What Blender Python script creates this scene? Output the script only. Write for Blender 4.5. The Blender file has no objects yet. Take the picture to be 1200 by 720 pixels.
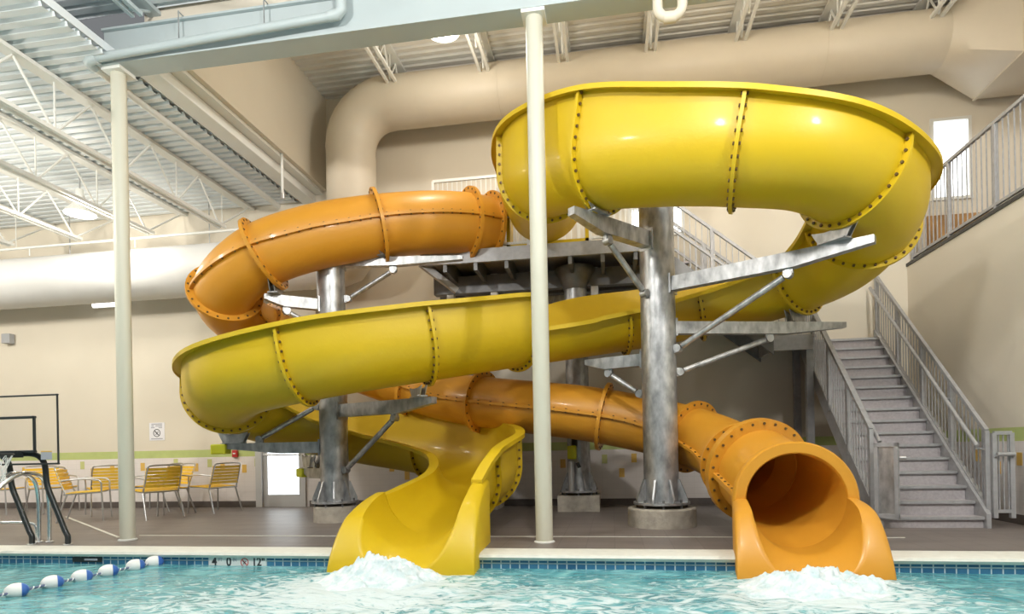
import bpy, math, random
from mathutils import Vector, Matrix, noise
random.seed(7)
S = bpy.context.scene
COL = S.collection
PI = math.pi
HC = 1.05
V = Vector

# ------------------------------------------------------------------ camera
YAW = math.atan(115 / 720); RO = .02
c_, s_ = 1 / math.sqrt(1 + RO * RO), RO / math.sqrt(1 + RO * RO)
Rv = V((math.cos(YAW), math.sin(YAW), 0)); Fv = V((-math.sin(YAW), math.cos(YAW), 0)); Zv = V((0, 0, 1))
right = Rv * c_ - Zv * s_; up = Rv * s_ + Zv * c_
M4 = Matrix((right, up, -Fv)).transposed().to_4x4(); M4.translation = V((0, 0, HC))
cd = bpy.data.cameras.new('camera'); cam = bpy.data.objects.new('camera', cd); COL.objects.link(cam)
cam.matrix_world = M4
cd.sensor_width = 36; cd.lens = 720 / 1200 * 36
cd.shift_x = -3.3 / 1200; cd.shift_y = 166 / 1200; cd.clip_end = 200
S.camera = cam

# ------------------------------------------------------------------ materials
MATS = {}
def mat(name, col, rough=.5, metal=0, noise_amt=0, noise_scale=5, bump=0, bump_scale=20, coat=0, emit=None, stretch=None, col2=None):
    m = bpy.data.materials.new(name); m.use_nodes = True
    nt = m.node_tree; b = nt.nodes['Principled BSDF']
    b.inputs['Base Color'].default_value = (*col, 1); b.inputs['Roughness'].default_value = rough
    b.inputs['Metallic'].default_value = metal
    if coat: b.inputs['Coat Weight'].default_value = coat; b.inputs['Coat Roughness'].default_value = .12
    if emit: b.inputs['Emission Color'].default_value = (*emit[0], 1); b.inputs['Emission Strength'].default_value = emit[1]
    tc = nt.nodes.new('ShaderNodeTexCoord')
    src = tc.outputs['Object']
    if stretch:
        mp = nt.nodes.new('ShaderNodeMapping'); mp.inputs['Scale'].default_value = stretch
        nt.links.new(src, mp.inputs['Vector']); src = mp.outputs['Vector']
    if noise_amt or col2:
        n = nt.nodes.new('ShaderNodeTexNoise'); n.inputs['Scale'].default_value = noise_scale; n.inputs['Detail'].default_value = 5
        nt.links.new(src, n.inputs['Vector'])
        r = nt.nodes.new('ShaderNodeValToRGB')
        if col2: a, d = col, col2
        else:
            a = tuple(min(1, x * (1 - noise_amt)) for x in col); d = tuple(min(1, x * (1 + noise_amt)) for x in col)
        r.color_ramp.elements[0].color = (*a, 1); r.color_ramp.elements[1].color = (*d, 1)
        r.color_ramp.elements[0].position = .32; r.color_ramp.elements[1].position = .68
        nt.links.new(n.outputs['Fac'], r.inputs['Fac']); nt.links.new(r.outputs['Color'], b.inputs['Base Color'])
    if bump:
        n2 = nt.nodes.new('ShaderNodeTexNoise'); n2.inputs['Scale'].default_value = bump_scale
        nt.links.new(src, n2.inputs['Vector'])
        bp = nt.nodes.new('ShaderNodeBump'); bp.inputs['Strength'].default_value = bump; bp.inputs['Distance'].default_value = .02
        nt.links.new(n2.outputs['Fac'], bp.inputs['Height']); nt.links.new(bp.outputs['Normal'], b.inputs['Normal'])
    MATS[name] = m
    return m
mat('yellow', (.62, .42, .006), .46, coat=.1, bump=.05, bump_scale=26)
mat('orange', (.64, .29, .025), .42, coat=.12, bump=.05, bump_scale=26)
mat('bolt', (.13, .08, .03), .5, .3)
mat('pad', (.75, .78, .03), .6)
mat('galv', (.3, .305, .31), .4, .7, col2=(.58, .585, .59), noise_scale=12, stretch=(1, 1, .5), bump=.08)
mat('galv_dark', (.2, .2, .2), .5, .6, .2)
mat('stair_steel', (.4, .4, .41), .5, .35, .1, 14)
mat('tread', (.4, .37, .38), .65, 0, .1, 30, bump=.15, bump_scale=120)
mat('cream', (.72, .66, .55), .8, 0, .02, 1.2, bump=.05, bump_scale=90)
mat('white_tile', (.8, .77, .75), .3, 0, .02, 3)
mat('green_tile', (.5, .58, .22), .3, 0, .05, 6)
mat('accent_yellow', (.78, .5, .12), .35)
mat('accent_green', (.58, .6, .25), .35)
mat('brown_base', (.13, .11, .1), .6, 0, .1, 8)
mat('steel_white', (.76, .76, .72), .45)
mat('post_paint', (.58, .56, .46), .42)
mat('daylit_paint', (.46, .52, .53), .42, 0, .03, 2)  # cool daylight from the front is mixed into this paint colour
mat('deck_metal', (.74, .78, .8), .45, 0, .04, 2)
mat('bay_deck', (.74, .72, .67), .5, 0, .04, 2)
mat('dark_slot', (.04, .045, .05), .7)
mat('duct_paint', (.62, .55, .44), .5, 0, .02, 3)
mat('duct_daylit', (.66, .66, .65), .5, 0, .02, 3)  # whiter than the cream duct: daylight on the left run put into the colour
mat('concrete', (.4, .36, .3), .85, 0, .18, 9, bump=.35, bump_scale=30)
mat('coping', (.72, .71, .64), .5, 0, .05, 12)
mat('chrome', (.75, .76, .77), .18, .95)
mat('black_metal', (.02, .024, .025), .35)
mat('alum', (.55, .54, .53), .32, .8)
mat('strap', (.92, .6, .05), .5, 0, .05, 20)
mat('white_plastic', (.85, .85, .83), .35)
mat('blue_plastic', (.06, .16, .5), .35)
mat('rope', (.12, .15, .25), .7)
mat('sign_white', (.82, .82, .86), .5)
mat('ink', (.03, .03, .035), .6)
mat('ink_red', (.55, .06, .05), .6)
mat('ink_grey', (.42, .42, .47), .6)
mat('red', (.5, .03, .03), .4)
mat('grey_box', (.4, .41, .43), .5)
mat('door_paint', (.6, .6, .6), .45)
mat('wood', (.4, .22, .08), .55, 0, .25, 4, stretch=(1, 8, 1))
mat('lamp_glow', (1, 1, 1), .5, emit=((1, .93, .8), 30))
mat('tube_glow', (1, 1, 1), .5, emit=((1, 1, .98), 3))
mat('daylight_glass', (.9, .95, 1), .1, emit=((.88, .95, 1), 2.2))
mat('foam', (.5, .64, .67), .6, bump=.5, bump_scale=40, col2=(.8, .83, .84), noise_scale=11)

def brick_mat(name, c1, c2, mortar, bw, rh, msize, rough, axes='XY', offset=0., noise_amt=0):
    m = bpy.data.materials.new(name); m.use_nodes = True; nt = m.node_tree; b = nt.nodes['Principled BSDF']
    g = nt.nodes.new('ShaderNodeNewGeometry'); sp = nt.nodes.new('ShaderNodeSeparateXYZ'); cb = nt.nodes.new('ShaderNodeCombineXYZ')
    nt.links.new(g.outputs['Position'], sp.inputs[0])
    nt.links.new(sp.outputs[axes[0]], cb.inputs['X']); nt.links.new(sp.outputs[axes[1]], cb.inputs['Y'])
    t = nt.nodes.new('ShaderNodeTexBrick'); t.offset = offset; t.squash = 1
    t.inputs['Color1'].default_value = (*c1, 1); t.inputs['Color2'].default_value = (*c2, 1); t.inputs['Mortar'].default_value = (*mortar, 1)
    t.inputs['Scale'].default_value = 1; t.inputs['Brick Width'].default_value = bw; t.inputs['Row Height'].default_value = rh
    t.inputs['Mortar Size'].default_value = msize; t.inputs['Mortar Smooth'].default_value = .1
    nt.links.new(cb.outputs[0], t.inputs['Vector'])
    out = t.outputs['Color']
    if noise_amt:
        n = nt.nodes.new('ShaderNodeTexNoise'); n.inputs['Scale'].default_value = 1.6; n.inputs['Detail'].default_value = 8
        mp = nt.nodes.new('ShaderNodeMapping'); mp.inputs['Scale'].default_value = (.5, 2.5, 1)
        nt.links.new(cb.outputs[0], mp.inputs[0]); nt.links.new(mp.outputs[0], n.inputs['Vector'])
        r = nt.nodes.new('ShaderNodeMapRange'); r.inputs['From Min'].default_value = .3; r.inputs['From Max'].default_value = .7
        r.inputs['To Min'].default_value = 1 - noise_amt; r.inputs['To Max'].default_value = 1 + noise_amt
        nt.links.new(n.outputs['Fac'], r.inputs['Value'])
        mx = nt.nodes.new('ShaderNodeVectorMath'); mx.operation = 'SCALE'
        nt.links.new(out, mx.inputs[0]); nt.links.new(r.outputs[0], mx.inputs['Scale']); out = mx.outputs[0]
    nt.links.new(out, b.inputs['Base Color']); b.inputs['Roughness'].default_value = rough
    bp = nt.nodes.new('ShaderNodeBump'); bp.inputs['Strength'].default_value = .3; bp.inputs['Distance'].default_value = .004; bp.invert = True
    nt.links.new(t.outputs['Fac'], bp.inputs['Height']); nt.links.new(bp.outputs['Normal'], b.inputs['Normal'])
    MATS[name] = m
brick_mat('pool_tile', (.03, .12, .24), (.05, .19, .33), (.55, .62, .66), .094, .094, .006, .2, 'XZ')
brick_mat('deck_tile', (.17, .145, .132), (.19, .16, .145), (.14, .118, .108), .3, .3, .006, .42, 'XY', 0, .16)
brick_mat('wall_tile', (.8, .75, .73), (.82, .77, .75), (.74, .7, .68), .2, .1, .003, .3, 'XZ')
brick_mat('wall_tile_side', (.8, .75, .73), (.82, .77, .75), (.74, .7, .68), .2, .1, .003, .3, 'YZ')

def water_mat():
    m = bpy.data.materials.new('water'); m.use_nodes = True; nt = m.node_tree; b = nt.nodes['Principled BSDF']
    g = nt.nodes.new('ShaderNodeNewGeometry')
    n1 = nt.nodes.new('ShaderNodeTexNoise'); n1.inputs['Scale'].default_value = 2.6; n1.inputs['Detail'].default_value = 6; n1.inputs['Distortion'].default_value = 1.2
    nt.links.new(g.outputs['Position'], n1.inputs['Vector'])
    r = nt.nodes.new('ShaderNodeValToRGB')
    r.color_ramp.elements[0].color = (.04, .2, .24, 1); r.color_ramp.elements[0].position = .3
    r.color_ramp.elements[1].color = (.27, .53, .55, 1); r.color_ramp.elements[1].position = .72
    e = r.color_ramp.elements.new(.52); e.color = (.13, .37, .4, 1)
    nt.links.new(n1.outputs['Fac'], r.inputs['Fac'])
    # foam streaks: vertex-colour mask times thin noise ridges
    at = nt.nodes.new('ShaderNodeAttribute'); at.attribute_name = 'foam'
    n2 = nt.nodes.new('ShaderNodeTexNoise'); n2.inputs['Scale'].default_value = 4.2; n2.inputs['Detail'].default_value = 8; n2.inputs['Distortion'].default_value = 2.6
    mp = nt.nodes.new('ShaderNodeMapping'); mp.inputs['Scale'].default_value = (.9, 1.8, 1)
    nt.links.new(g.outputs['Position'], mp.inputs[0]); nt.links.new(mp.outputs[0], n2.inputs['Vector'])
    ad = nt.nodes.new('ShaderNodeMath'); ad.operation = 'ADD'; nt.links.new(n2.outputs['Fac'], ad.inputs[0]); nt.links.new(at.outputs['Fac'], ad.inputs[1])
    rr = nt.nodes.new('ShaderNodeMapRange'); rr.inputs['From Min'].default_value = .69; rr.inputs['From Max'].default_value = .9
    nt.links.new(ad.outputs[0], rr.inputs['Value'])
    mx = nt.nodes.new('ShaderNodeMix'); mx.data_type = 'RGBA'
    nt.links.new(rr.outputs[0], mx.inputs[0]); nt.links.new(r.outputs[0], mx.inputs[6]); mx.inputs[7].default_value = (.6, .68, .69, 1)
    nt.links.new(mx.outputs[2], b.inputs['Base Color'])
    ro = nt.nodes.new('ShaderNodeMapRange'); ro.inputs['To Min'].default_value = .06; ro.inputs['To Max'].default_value = .6
    nt.links.new(rr.outputs[0], ro.inputs['Value']); nt.links.new(ro.outputs[0], b.inputs['Roughness'])
    n3 = nt.nodes.new('ShaderNodeTexNoise'); n3.inputs['Scale'].default_value = 7; n3.inputs['Detail'].default_value = 4
    nt.links.new(mp.outputs[0], n3.inputs['Vector'])
    bp = nt.nodes.new('ShaderNodeBump'); bp.inputs['Strength'].default_value = .7; bp.inputs['Distance'].default_value = .05
    nt.links.new(n3.outputs['Fac'], bp.inputs['Height']); nt.links.new(bp.outputs['Normal'], b.inputs['Normal'])
    b.inputs['IOR'].default_value = 1.33
    MATS['water'] = m
water_mat()

# ------------------------------------------------------------------ mesh helpers
class MB:
    def __init__(s): s.v = []; s.f = []; s.m = []; s.slots = []
    def slot(s, name):
        if name not in s.slots: s.slots.append(name)
        return s.slots.index(name)
    def add(s, vs, fs, m):
        o = len(s.v); k = s.slot(m); s.v += [V(p) for p in vs]
        for f in fs: s.f.append([i + o for i in f]); s.m.append(k)
        return s
    def box(s, a, b, m):
        x0, y0, z0 = a; x1, y1, z1 = b
        vs = [(x0, y0, z0), (x1, y0, z0), (x1, y1, z0), (x0, y1, z0), (x0, y0, z1), (x1, y0, z1), (x1, y1, z1), (x0, y1, z1)]
        return s.add(vs, [(3, 2, 1, 0), (4, 5, 6, 7), (0, 1, 5, 4), (1, 2, 6, 5), (2, 3, 7, 6), (3, 0, 4, 7)], m)
    def beam(s, p, q, w, h, m, w2=None, h2=None, upv=(0, 0, 1), drop=0):
        """rectangular bar from p to q; w horizontal width, h height"""
        p, q = V(p), V(q); t = (q - p).normalized(); u = V(upv)
        sd = t.cross(u)
        if sd.length < 1e-4: sd = t.cross(V((0, 1, 0)))
        sd.normalize(); u = sd.cross(t)
        w2 = w if w2 is None else w2; h2 = h if h2 is None else h2
        vs = []
        for c, ww, hh in ((p, w, h), (q, w2, h2)):
            top = h / 2 if drop else hh / 2
            bot = h / 2 - hh if drop else -hh / 2
            for a, b in ((-ww / 2, bot), (ww / 2, bot), (ww / 2, top), (-ww / 2, top)): vs.append(c + sd * a + u * b)
        return s.add(vs, [(3, 2, 1, 0), (4, 5, 6, 7), (0, 1, 5, 4), (1, 2, 6, 5), (2, 3, 7, 6), (3, 0, 4, 7)], m)
    def tube(s, pts, r, m, n=12, cap=True):
        pts = [V(p) for p in pts]; rings = []; prev = None
        for i, p in enumerate(pts):
            t = (pts[min(i + 1, len(pts) - 1)] - pts[max(i - 1, 0)]).normalized()
            if prev is None:
                a = t.cross(V((0, 0, 1)))
                if a.length < .05: a = t.cross(V((0, 1, 0)))
            else: a = prev - t * prev.dot(t)
            a.normalize(); prev = a; b = t.cross(a)
            rr = r[i] if isinstance(r, (list, tuple)) else r
            rings.append([p + (a * math.cos(2 * PI * k / n) + b * math.sin(2 * PI * k / n)) * rr for k in range(n)])
        return s.loft(rings, m, cap)
    def loft(s, rings, m, cap=True, closed=True):
        n = len(rings[0]); vs = [p for r in rings for p in r]; fs = []
        for i in range(len(rings) - 1):
            for k in range(n if closed else n - 1):
                k2 = (k + 1) % n
                fs.append((i * n + k, i * n + k2, (i + 1) * n + k2, (i + 1) * n + k))
        if cap:
            fs.append(tuple(range(n - 1, -1, -1))); fs.append(tuple((len(rings) - 1) * n + k for k in range(n)))
        return s.add(vs, fs, m)
    def lathe(s, prof, c, m, n=32, axis=None):
        rings = [[V(c) + V((r * math.cos(2 * PI * k / n), r * math.sin(2 * PI * k / n), z)) for k in range(n)] for r, z in prof]
        return s.loft(rings, m)
    def prism(s, poly, d, m):
        """poly: list of 3D points, d: extrude vector"""
        n = len(poly); d = V(d); vs = [V(p) for p in poly] + [V(p) + d for p in poly]
        return s.add(vs, [tuple(range(n - 1, -1, -1)), tuple(range(n, 2 * n))] + [(k, (k + 1) % n, n + (k + 1) % n, n + k) for k in range(n)], m)
    def build(s, name, parent=None, smooth=True, bevel=0, fix=True, angle=40):
        me = bpy.data.meshes.new(name); me.from_pydata([tuple(p) for p in s.v], [], s.f)
        for k in s.slots: me.materials.append(MATS[k])
        me.polygons.foreach_set('material_index', s.m)
        me.update()
        if fix:
            import bmesh
            bm = bmesh.new(); bm.from_mesh(me); bmesh.ops.recalc_face_normals(bm, faces=bm.faces); bm.to_mesh(me); bm.free()
        if smooth:
            me.shade_smooth()
            me.set_sharp_from_angle(angle=math.radians(angle))
        o = bpy.data.objects.new(name, me); COL.objects.link(o)
        if parent is not None:
            o.parent = parent; o.matrix_parent_inverse = Matrix.Translation(-parent.location) if False else Matrix.Identity(4)
            off = V((0, 0, 0)); p = parent
            while p is not None: off += p.location; p = p.parent
            me.transform(Matrix.Translation(-off))
        if bevel:
            b = o.modifiers.new('bevel', 'BEVEL'); b.width = bevel; b.segments = 2; b.limit_method = 'ANGLE'
        return o

def thing(name, label, cat, loc=(0, 0, 0), group=None):
    o = bpy.data.objects.new(name, None); COL.objects.link(o); o.location = loc; o.empty_display_size = .1
    o['label'] = label; o['category'] = cat
    if group: o['group'] = group
    return o
def tag(o, label, cat, group=None):
    o['label'] = label; o['category'] = cat
    if group: o['group'] = group
    return o
def struct(o): o['kind'] = 'structure'; return o
def stuff(o, label, cat):
    o['kind'] = 'stuff'; o['label'] = label; o['category'] = cat; return o
def arc(c, r, a0, a1, n, ax=V((1, 0, 0)), ay=V((0, 0, 1))):
    return [V(c) + ax * r * math.cos(math.radians(a0 + (a1 - a0) * i / n)) + ay * r * math.sin(math.radians(a0 + (a1 - a0) * i / n)) for i in range(n + 1)]

# ------------------------------------------------------------------ the room
WY = 11.15        # back wall
WX = 4.9          # right wall under the balcony
PE = 6.38         # back edge of the coping
PF = 6.04         # pool wall face
WZ = -.145        # water
XL = -16.0
def room():
    f = MB(); f.box((XL, PE - .02, -.2), (12, WY + .3, 0), 'deck_tile'); struct(f.build('floor', smooth=False))
    # pool coping and tiled pool wall
    prof = [(PE, -.06), (PE, 0), (PF + .02, .004), (PF - .03, -.006), (PF - .045, -.03), (PF - .03, -.058), (PF, -.066)]
    f = MB(); f.loft([[V((x, y, z)) for y, z in prof] for x in (XL, 12)], 'coping'); struct(f.build('trim_1'))
    f = MB(); f.box((XL, PF, -1.3), (12, PE - .02, -.06), 'pool_tile'); struct(f.build('wall_pool', smooth=False))
    f = MB(); f.box((XL, -4, -1.4), (12, PF, -1.3), 'white_tile'); struct(f.build('floor_pool', smooth=False))
    # trench drain line and joint lines in the deck
    f = MB(); f.box((-6.2, 7.22, 0), (3.1, 7.245, .004), 'coping'); struct(f.build('trim_2', smooth=False))
    f = MB(); f.beam((-9.6, 9.5, .002), (-6.35, 7.05, .002), .035, .006, 'coping'); struct(f.build('trim_3', smooth=False))
    # back wall: tile wainscot, green band, cream paint
    f = MB()
    dx0, dx1, dz = -6.85, -5.93, 1.55   # door opening
    wx0, wx1, wz0, wz1 = 5.28, 5.9, 5.0, 6.36
    def wall_piece(x0, x1, z0, z1, m): f.box((x0, WY, z0), (x1, WY + .25, z1), m)
    ux0, ux1, uz0, uz1 = .35, 1.32, 4.75, 5.3
    for x0, x1 in ((XL, dx0), (dx1, 12)):
        wall_piece(x0, x1, 0, 1.0, 'wall_tile'); wall_piece(x0, x1, 1.0, 1.15, 'green_tile')
    wall_piece(XL, dx0, 1.15, 7.9, 'cream'); wall_piece(dx1, ux0, 1.15, 7.9, 'cream'); wall_piece(dx0, dx1, dz, 7.9, 'cream')
    wall_piece(ux0, ux1, 1.15, uz0, 'cream'); wall_piece(ux0, ux1, uz1, 7.9, 'cream'); wall_piece(ux1, wx0, 1.15, 7.9, 'cream')
    wall_piece(wx0, wx1, 1.15, wz0, 'cream'); wall_piece(wx0, wx1, wz1, 7.9, 'cream'); wall_piece(wx1, 12, 1.15, 7.9, 'cream')
    random.seed(4)
    acc = [(-8.75, .82, 0), (-8.3, .72, 1), (-8.0, .8, 0), (-7.72, .72, 1), (-7.25, .68, 1), (-6.98, .8, 0), (-10.2, .7, 1), (-10.9, .8, 0), (-11.4, .66, 1), (-9.5, .75, 1), (-12.3, .7, 1),
           (-5.2, .72, 1), (-4.6, .78, 0), (-4.2, .66, 1), (-3.9, .5, 1), (-3.3, .7, 0), (-.95, .68, 1), (-.2, .75, 0), (.1, .5, 1), (.32, .76, 1), (.62, .72, 1), (1.5, .7, 0), (2.2, .66, 1), (3.2, .7, 1), (4.3, .7, 1)]
    for x, z, k in acc:
        f.box((x, WY - .004, z), (x + .095, WY + .01, z + .16), 'accent_yellow' if k else 'accent_green')
    struct(f.build('wall_back', smooth=False))
    f = MB(); f.box((XL, WY - .015, 0), (dx0 - .1, WY, .12), 'brown_base'); f.box((dx1 + .1, WY - .015, 0), (12, WY, .12), 'brown_base'); struct(f.build('baseboard_back', smooth=False))
    # right wall below the balcony
    f = MB(); f.box((WX, 2, 0), (WX + .25, WY, 1.02), 'wall_tile_side'); f.box((WX, 2, 1.02), (WX + .25, WY, 1.19), 'green_tile'); f.box((WX, 2, 1.19), (WX + .25, WY, 3.95), 'cream')
    for y, z in ((8.1, .62), (8.33, .72), (8.75, .6), (9.2, .75), (9.6, .55), (7.8, .7)): f.box((WX - .004, y, z), (WX + .01, y + .1, z + .16), 'accent_yellow')
    struct(f.build('wall_right', smooth=False))
    f = MB(); f.box((WX - .015, 2, 0), (WX, WY, .12), 'brown_base'); struct(f.build('baseboard_right', smooth=False))
    f = MB(); f.box((WX + .25, 2, 3.7), (12, WY, 3.95), 'tread'); struct(f.build('floor_balcony', smooth=False))
    f = MB(); f.box((WX - .02, 2, 3.95), (WX + .25, WY, 4.0), 'black_metal'); struct(f.build('trim_4', smooth=False))
    f = MB(); f.box((9.4, 2, 3.95), (9.6, WY, 7.9), 'cream'); struct(f.build('wall_balcony', smooth=False))
    f = MB(); f.box((WX + .3, WY - .06, 3.95), (9.4, WY, 4.75), 'wood'); struct(f.build('trim_5', smooth=False))
    f = MB(); f.box((XL - .2, 2, 0), (XL, WY + .25, 1.0), 'wall_tile_side'); f.box((XL - .2, 2, 1.0), (XL, WY + .25, 6.0), 'cream'); struct(f.build('wall_far_left', smooth=False))
    # high bay: side wall on the left beam and wall above the front girder
    f = MB(); f.box((-5.6, 6.95, 6.09), (-5.34, WY, 7.9), 'cream'); struct(f.build('wall_left', smooth=False))
    f = MB(); f.box((-5.7, 6.9, 6.3), (9.6, 7.0, 7.9), 'cream'); struct(f.build('wall_front', smooth=False))
    # windows
    def window(n, x0, x1, z0, z1, bars):
        z0 += .0
        w = bpy.data.objects.new('window_%d' % n, None); COL.objects.link(w); w.location = ((x0 + x1) / 2, WY + .1, z0); w['kind'] = 'structure'
        g = MB(); t = .05
        g.box((x0, WY - .03, z0 + t), (x0 + t, WY + .2, z1 - t), 'steel_white'); g.box((x1 - t, WY - .03, z0 + t), (x1, WY + .2, z1 - t), 'steel_white')
        g.box((x0, WY - .03, z1 - t), (x1, WY + .2, z1), 'steel_white'); g.box((x0, WY - .05, z0), (x1, WY + .2, z0 + t), 'steel_white')
        for b in bars: g.box((x0 + b - .02, WY + .02, z0), (x0 + b + .02, WY + .14, z1), 'steel_white')
        g.build('window_frame', w, smooth=False)
        g = MB(); g.box((x0 + t, WY + .08, z0 + t), (x1 - t, WY + .1, z1 - t), 'daylight_glass'); g.build('pane', w, smooth=False)
    window(1, wx0, wx1, wz0, wz1, [])
    window(2, ux0, ux1, uz0, uz1, [.5])
    # exterior door
    d = bpy.data.objects.new('door_1', None); COL.objects.link(d); d.location = ((dx0 + dx1) / 2, WY, 0); d['kind'] = 'structure'
    g = MB()
    for x in (dx0, dx1): g.box((x - .1, WY - .03, 0), (x + .03, WY + .2, dz - .03), 'door_paint')
    g.box((dx0 - .1, WY - .03, dz - .03), (dx1 + .1, WY + .2, dz + .06), 'door_paint'); g.build('door_frame', d, smooth=False)
    g = MB(); a, b = dx0 + .03, dx1 - .03
    g.box((a, WY + .02, 0), (b, WY + .08, .24), 'door_paint'); g.box((a, WY + .02, 1.4), (b, WY + .08, dz - .03), 'door_paint')
    g.box((a, WY + .02, .24), (a + .1, WY + .08, 1.4), 'door_paint'); g.box((b - .1, WY + .02, .24), (b, WY + .08, 1.4), 'door_paint'); g.build('door_leaf', d, smooth=False)
    g = MB(); g.box((a + .1, WY + .04, .24), (b - .1, WY + .06, 1.4), 'daylight_glass'); g.build('pane', d, smooth=False)
    g = MB(); g.tube([(a + .05, WY - .03, 1.02), (b - .05, WY - .03, 1.02)], .018, 'alum'); g.build('push_bar', d)
    # ceilings: ribbed steel deck, ribs along X
    def deck(name, x0, x1, y0, y1, z, m):
        p = []; y = y0; per = .16
        while y < y1:
            for dy, dz_ in ((0, 0), (.085, 0), (.1, .045), (.145, .045)):
                if y + dy < y1: p.append((y + dy, z + dz_))
            y += per
        g = MB(); n = len(p); vs = [V((x0, a, b)) for a, b in p] + [V((x1, a, b)) for a, b in p]
        g.add(vs, [(k, k + 1, n + k + 1, n + k) for k in range(n - 1)], m)
        g.box((x0, y0, z + .06), (x1, y1, z + .16), m)
        o = g.build(name, smooth=False, fix=False); struct(o)
    deck('ceiling_left', XL, -5.95, -1, WY + .2, 5.9, 'deck_metal')
    deck('ceiling_front', -8.5, 12, -1, 6.9, 6.6, 'deck_metal')
    deck('ceiling', -5.7, 9.6, 6.95, WY + .25, 7.85, 'bay_deck')
room()

# ------------------------------------------------------------------ steel frame, joists, pipes, ducts
def steel():
    for x, y, lab in ((-6.03, 6.84, 'cream round steel post at the pool edge near the yellow chairs'), (-.775, 6.82, 'cream round steel post at the pool edge in front of both slides')):
        t = thing('steel_post', lab, 'post', (x, y, 0))
        r = .088 if x < -3 else .096
        g = MB(); g.lathe([(r, 0), (r, 5.86)], (x, y, 0), 'post_paint', 28); g.build('shaft', t)
        g = MB(); g.lathe([(r + .02, 0), (r + .02, .012), (r, .02)], (x, y, 0), 'steel_white', 28); g.build('base_collar', t)
        g = MB(); g.box((x - .13, y - .13, 5.84), (x + .13, y + .13, 5.88), 'steel_white'); g.build('cap_plate', t, smooth=False)
    t = thing('steel_girder', 'girder tinted pale blue-grey for cool daylight, spanning the two posts across the front of the slide bay', 'girder', (-6.1, 6.82, 5.88))
    g = MB(); g.box((-6.12, 6.72, 5.9), (6.5, 6.94, 6.3), 'daylit_paint'); g.build('web', t, smooth=False, bevel=.008)
    g = MB(); g.box((-6.12, 6.68, 5.88), (6.5, 6.98, 5.9), 'daylit_paint'); g.build('lower_flange', t, smooth=False)
    g = MB(); g.box((-6.12, 6.68, 6.3), (6.5, 6.98, 6.325), 'daylit_paint'); g.build('upper_flange', t, smooth=False)
    t = thing('steel_beam', 'white beam running back from the left post under the high wall', 'beam', (-5.75, 6.98, 5.72))
    g = MB(); g.box((-5.85, 6.98, 5.88), (-5.58, WY, 6.03), 'steel_white'); g.build('box_section', t, smooth=False, bevel=.01)
    g = MB(); g.box((-5.9, 6.98, 6.03), (-5.42, WY, 6.09), 'steel_white'); g.build('top_plate', t, smooth=False)
    def joist(lab, x, y0, y1, zt, zb, m, group, cut=.9, nweb=7, w=.11):
        t = thing('open_web_joist', lab, 'joist', (x, y0, zb), group)
        g = MB()
        g.beam((x, y0, zt - .03), (x, y1, zt - .03), w + .06, .05, m)
        g.build('top_chord', t, smooth=False)
        g = MB()
        for s in (-1, 1): g.beam((x + s * w / 2, y0 + .2, zb), (x + s * w / 2, y1 - cut, zb), .045, .05, m)
        g.build('bottom_chord', t, smooth=False)
        g = MB(); a, b = y0 + .3, y1 - cut - .1; st = (b - a) / nweb
        for k in range(nweb):
            y = a + k * st
            g.tube([(x, y, zb), (x, y + st / 2, zt - .05)], .016, m, 6); g.tube([(x, y + st / 2, zt - .05), (x, y + st, zb)], .016, m, 6)
            g.tube([(x, y, zb), (x, y, zt - .05)], .012, m, 6)
        g.tube([(x, b, zb), (x, y1 - .1, zt - .06)], .018, m, 6)
        g.build('web', t)
    ords = ['nearest the white beam', 'second from the white beam', 'third from the white beam', 'fourth from the white beam', 'fifth from the white beam', 'farthest left']
    for k, x in enumerate((-6.95, -8.42, -9.95, -11.45, -12.95, -14.45)):
        joist('white open-web joist under the low left ceiling, %s' % ords[k], x, 1.0, WY, 5.9, 5.2, 'steel_white', 'joists under the low ceiling', nweb=8)
    o2 = ['beside the vertical duct elbow', 'left of the ceiling lamp above the duct', 'right of the ceiling lamp', 'behind the right post top', 'behind the white pipe bend', 'above the middle of the yellow loop', 'near the rectangular duct', 'above the rectangular duct']
    for k, x in enumerate((-3.62, -2.0, -.68, .72, 2.1, 3.5, 4.9, 6.3)):
        joist('cream joist under the high bay ceiling, %s' % ['first from the left', 'second from the left', 'third from the left', 'fourth from the left', 'fifth from the left', 'sixth from the left', 'seventh from the left', 'last on the right'][k],
              x, 7.0, WY, 7.85, 7.38, 'steel_white', 'joists under the high ceiling', cut=.5, nweb=6, w=.14)
    for k, x in enumerate((-5.55, -3.55, -1.5, .5)):
        joist('pale joist bearing on the front girder, %s' % ['at its left end', 'left of the middle', 'near the right post', 'right of the right post'][k], x, 3.2, 6.9, 6.6, 6.36, 'daylit_paint', 'joists bearing on the girder', cut=.3, nweb=5)
    # pipes
    t = thing('roof_drain_pipe', 'white pipe along the girder turning back beside the white beam', 'pipe', (-6.2, 6.55, 5.9))
    g = MB(); g.tube([(-6.12, 6.6, 5.91), (-3.05, 6.6, 6.02)], .05, 'daylit_paint', 16); g.build('pipe_run', t)
    g = MB(); g.tube([(-6.1, 6.6, 5.91), (-6.2, 6.6, 5.905), (-6.26, 6.64, 5.9), (-6.28, 6.74, 5.9)], .064, 'daylit_paint', 16); g.build('elbow', t)
    g = MB(); g.tube([(-6.28, 6.7, 5.9), (-6.28, 11.0, 5.82)], .05, 'steel_white', 16); g.build('pipe_run', t)
    g = MB(); g.tube([(-3.1, 6.6, 6.02), (-2.99, 6.6, 6.03), (-2.95, 6.6, 6.07), (-2.95, 6.6, 6.4)], .06, 'daylit_paint', 16); g.build('elbow', t)
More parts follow.
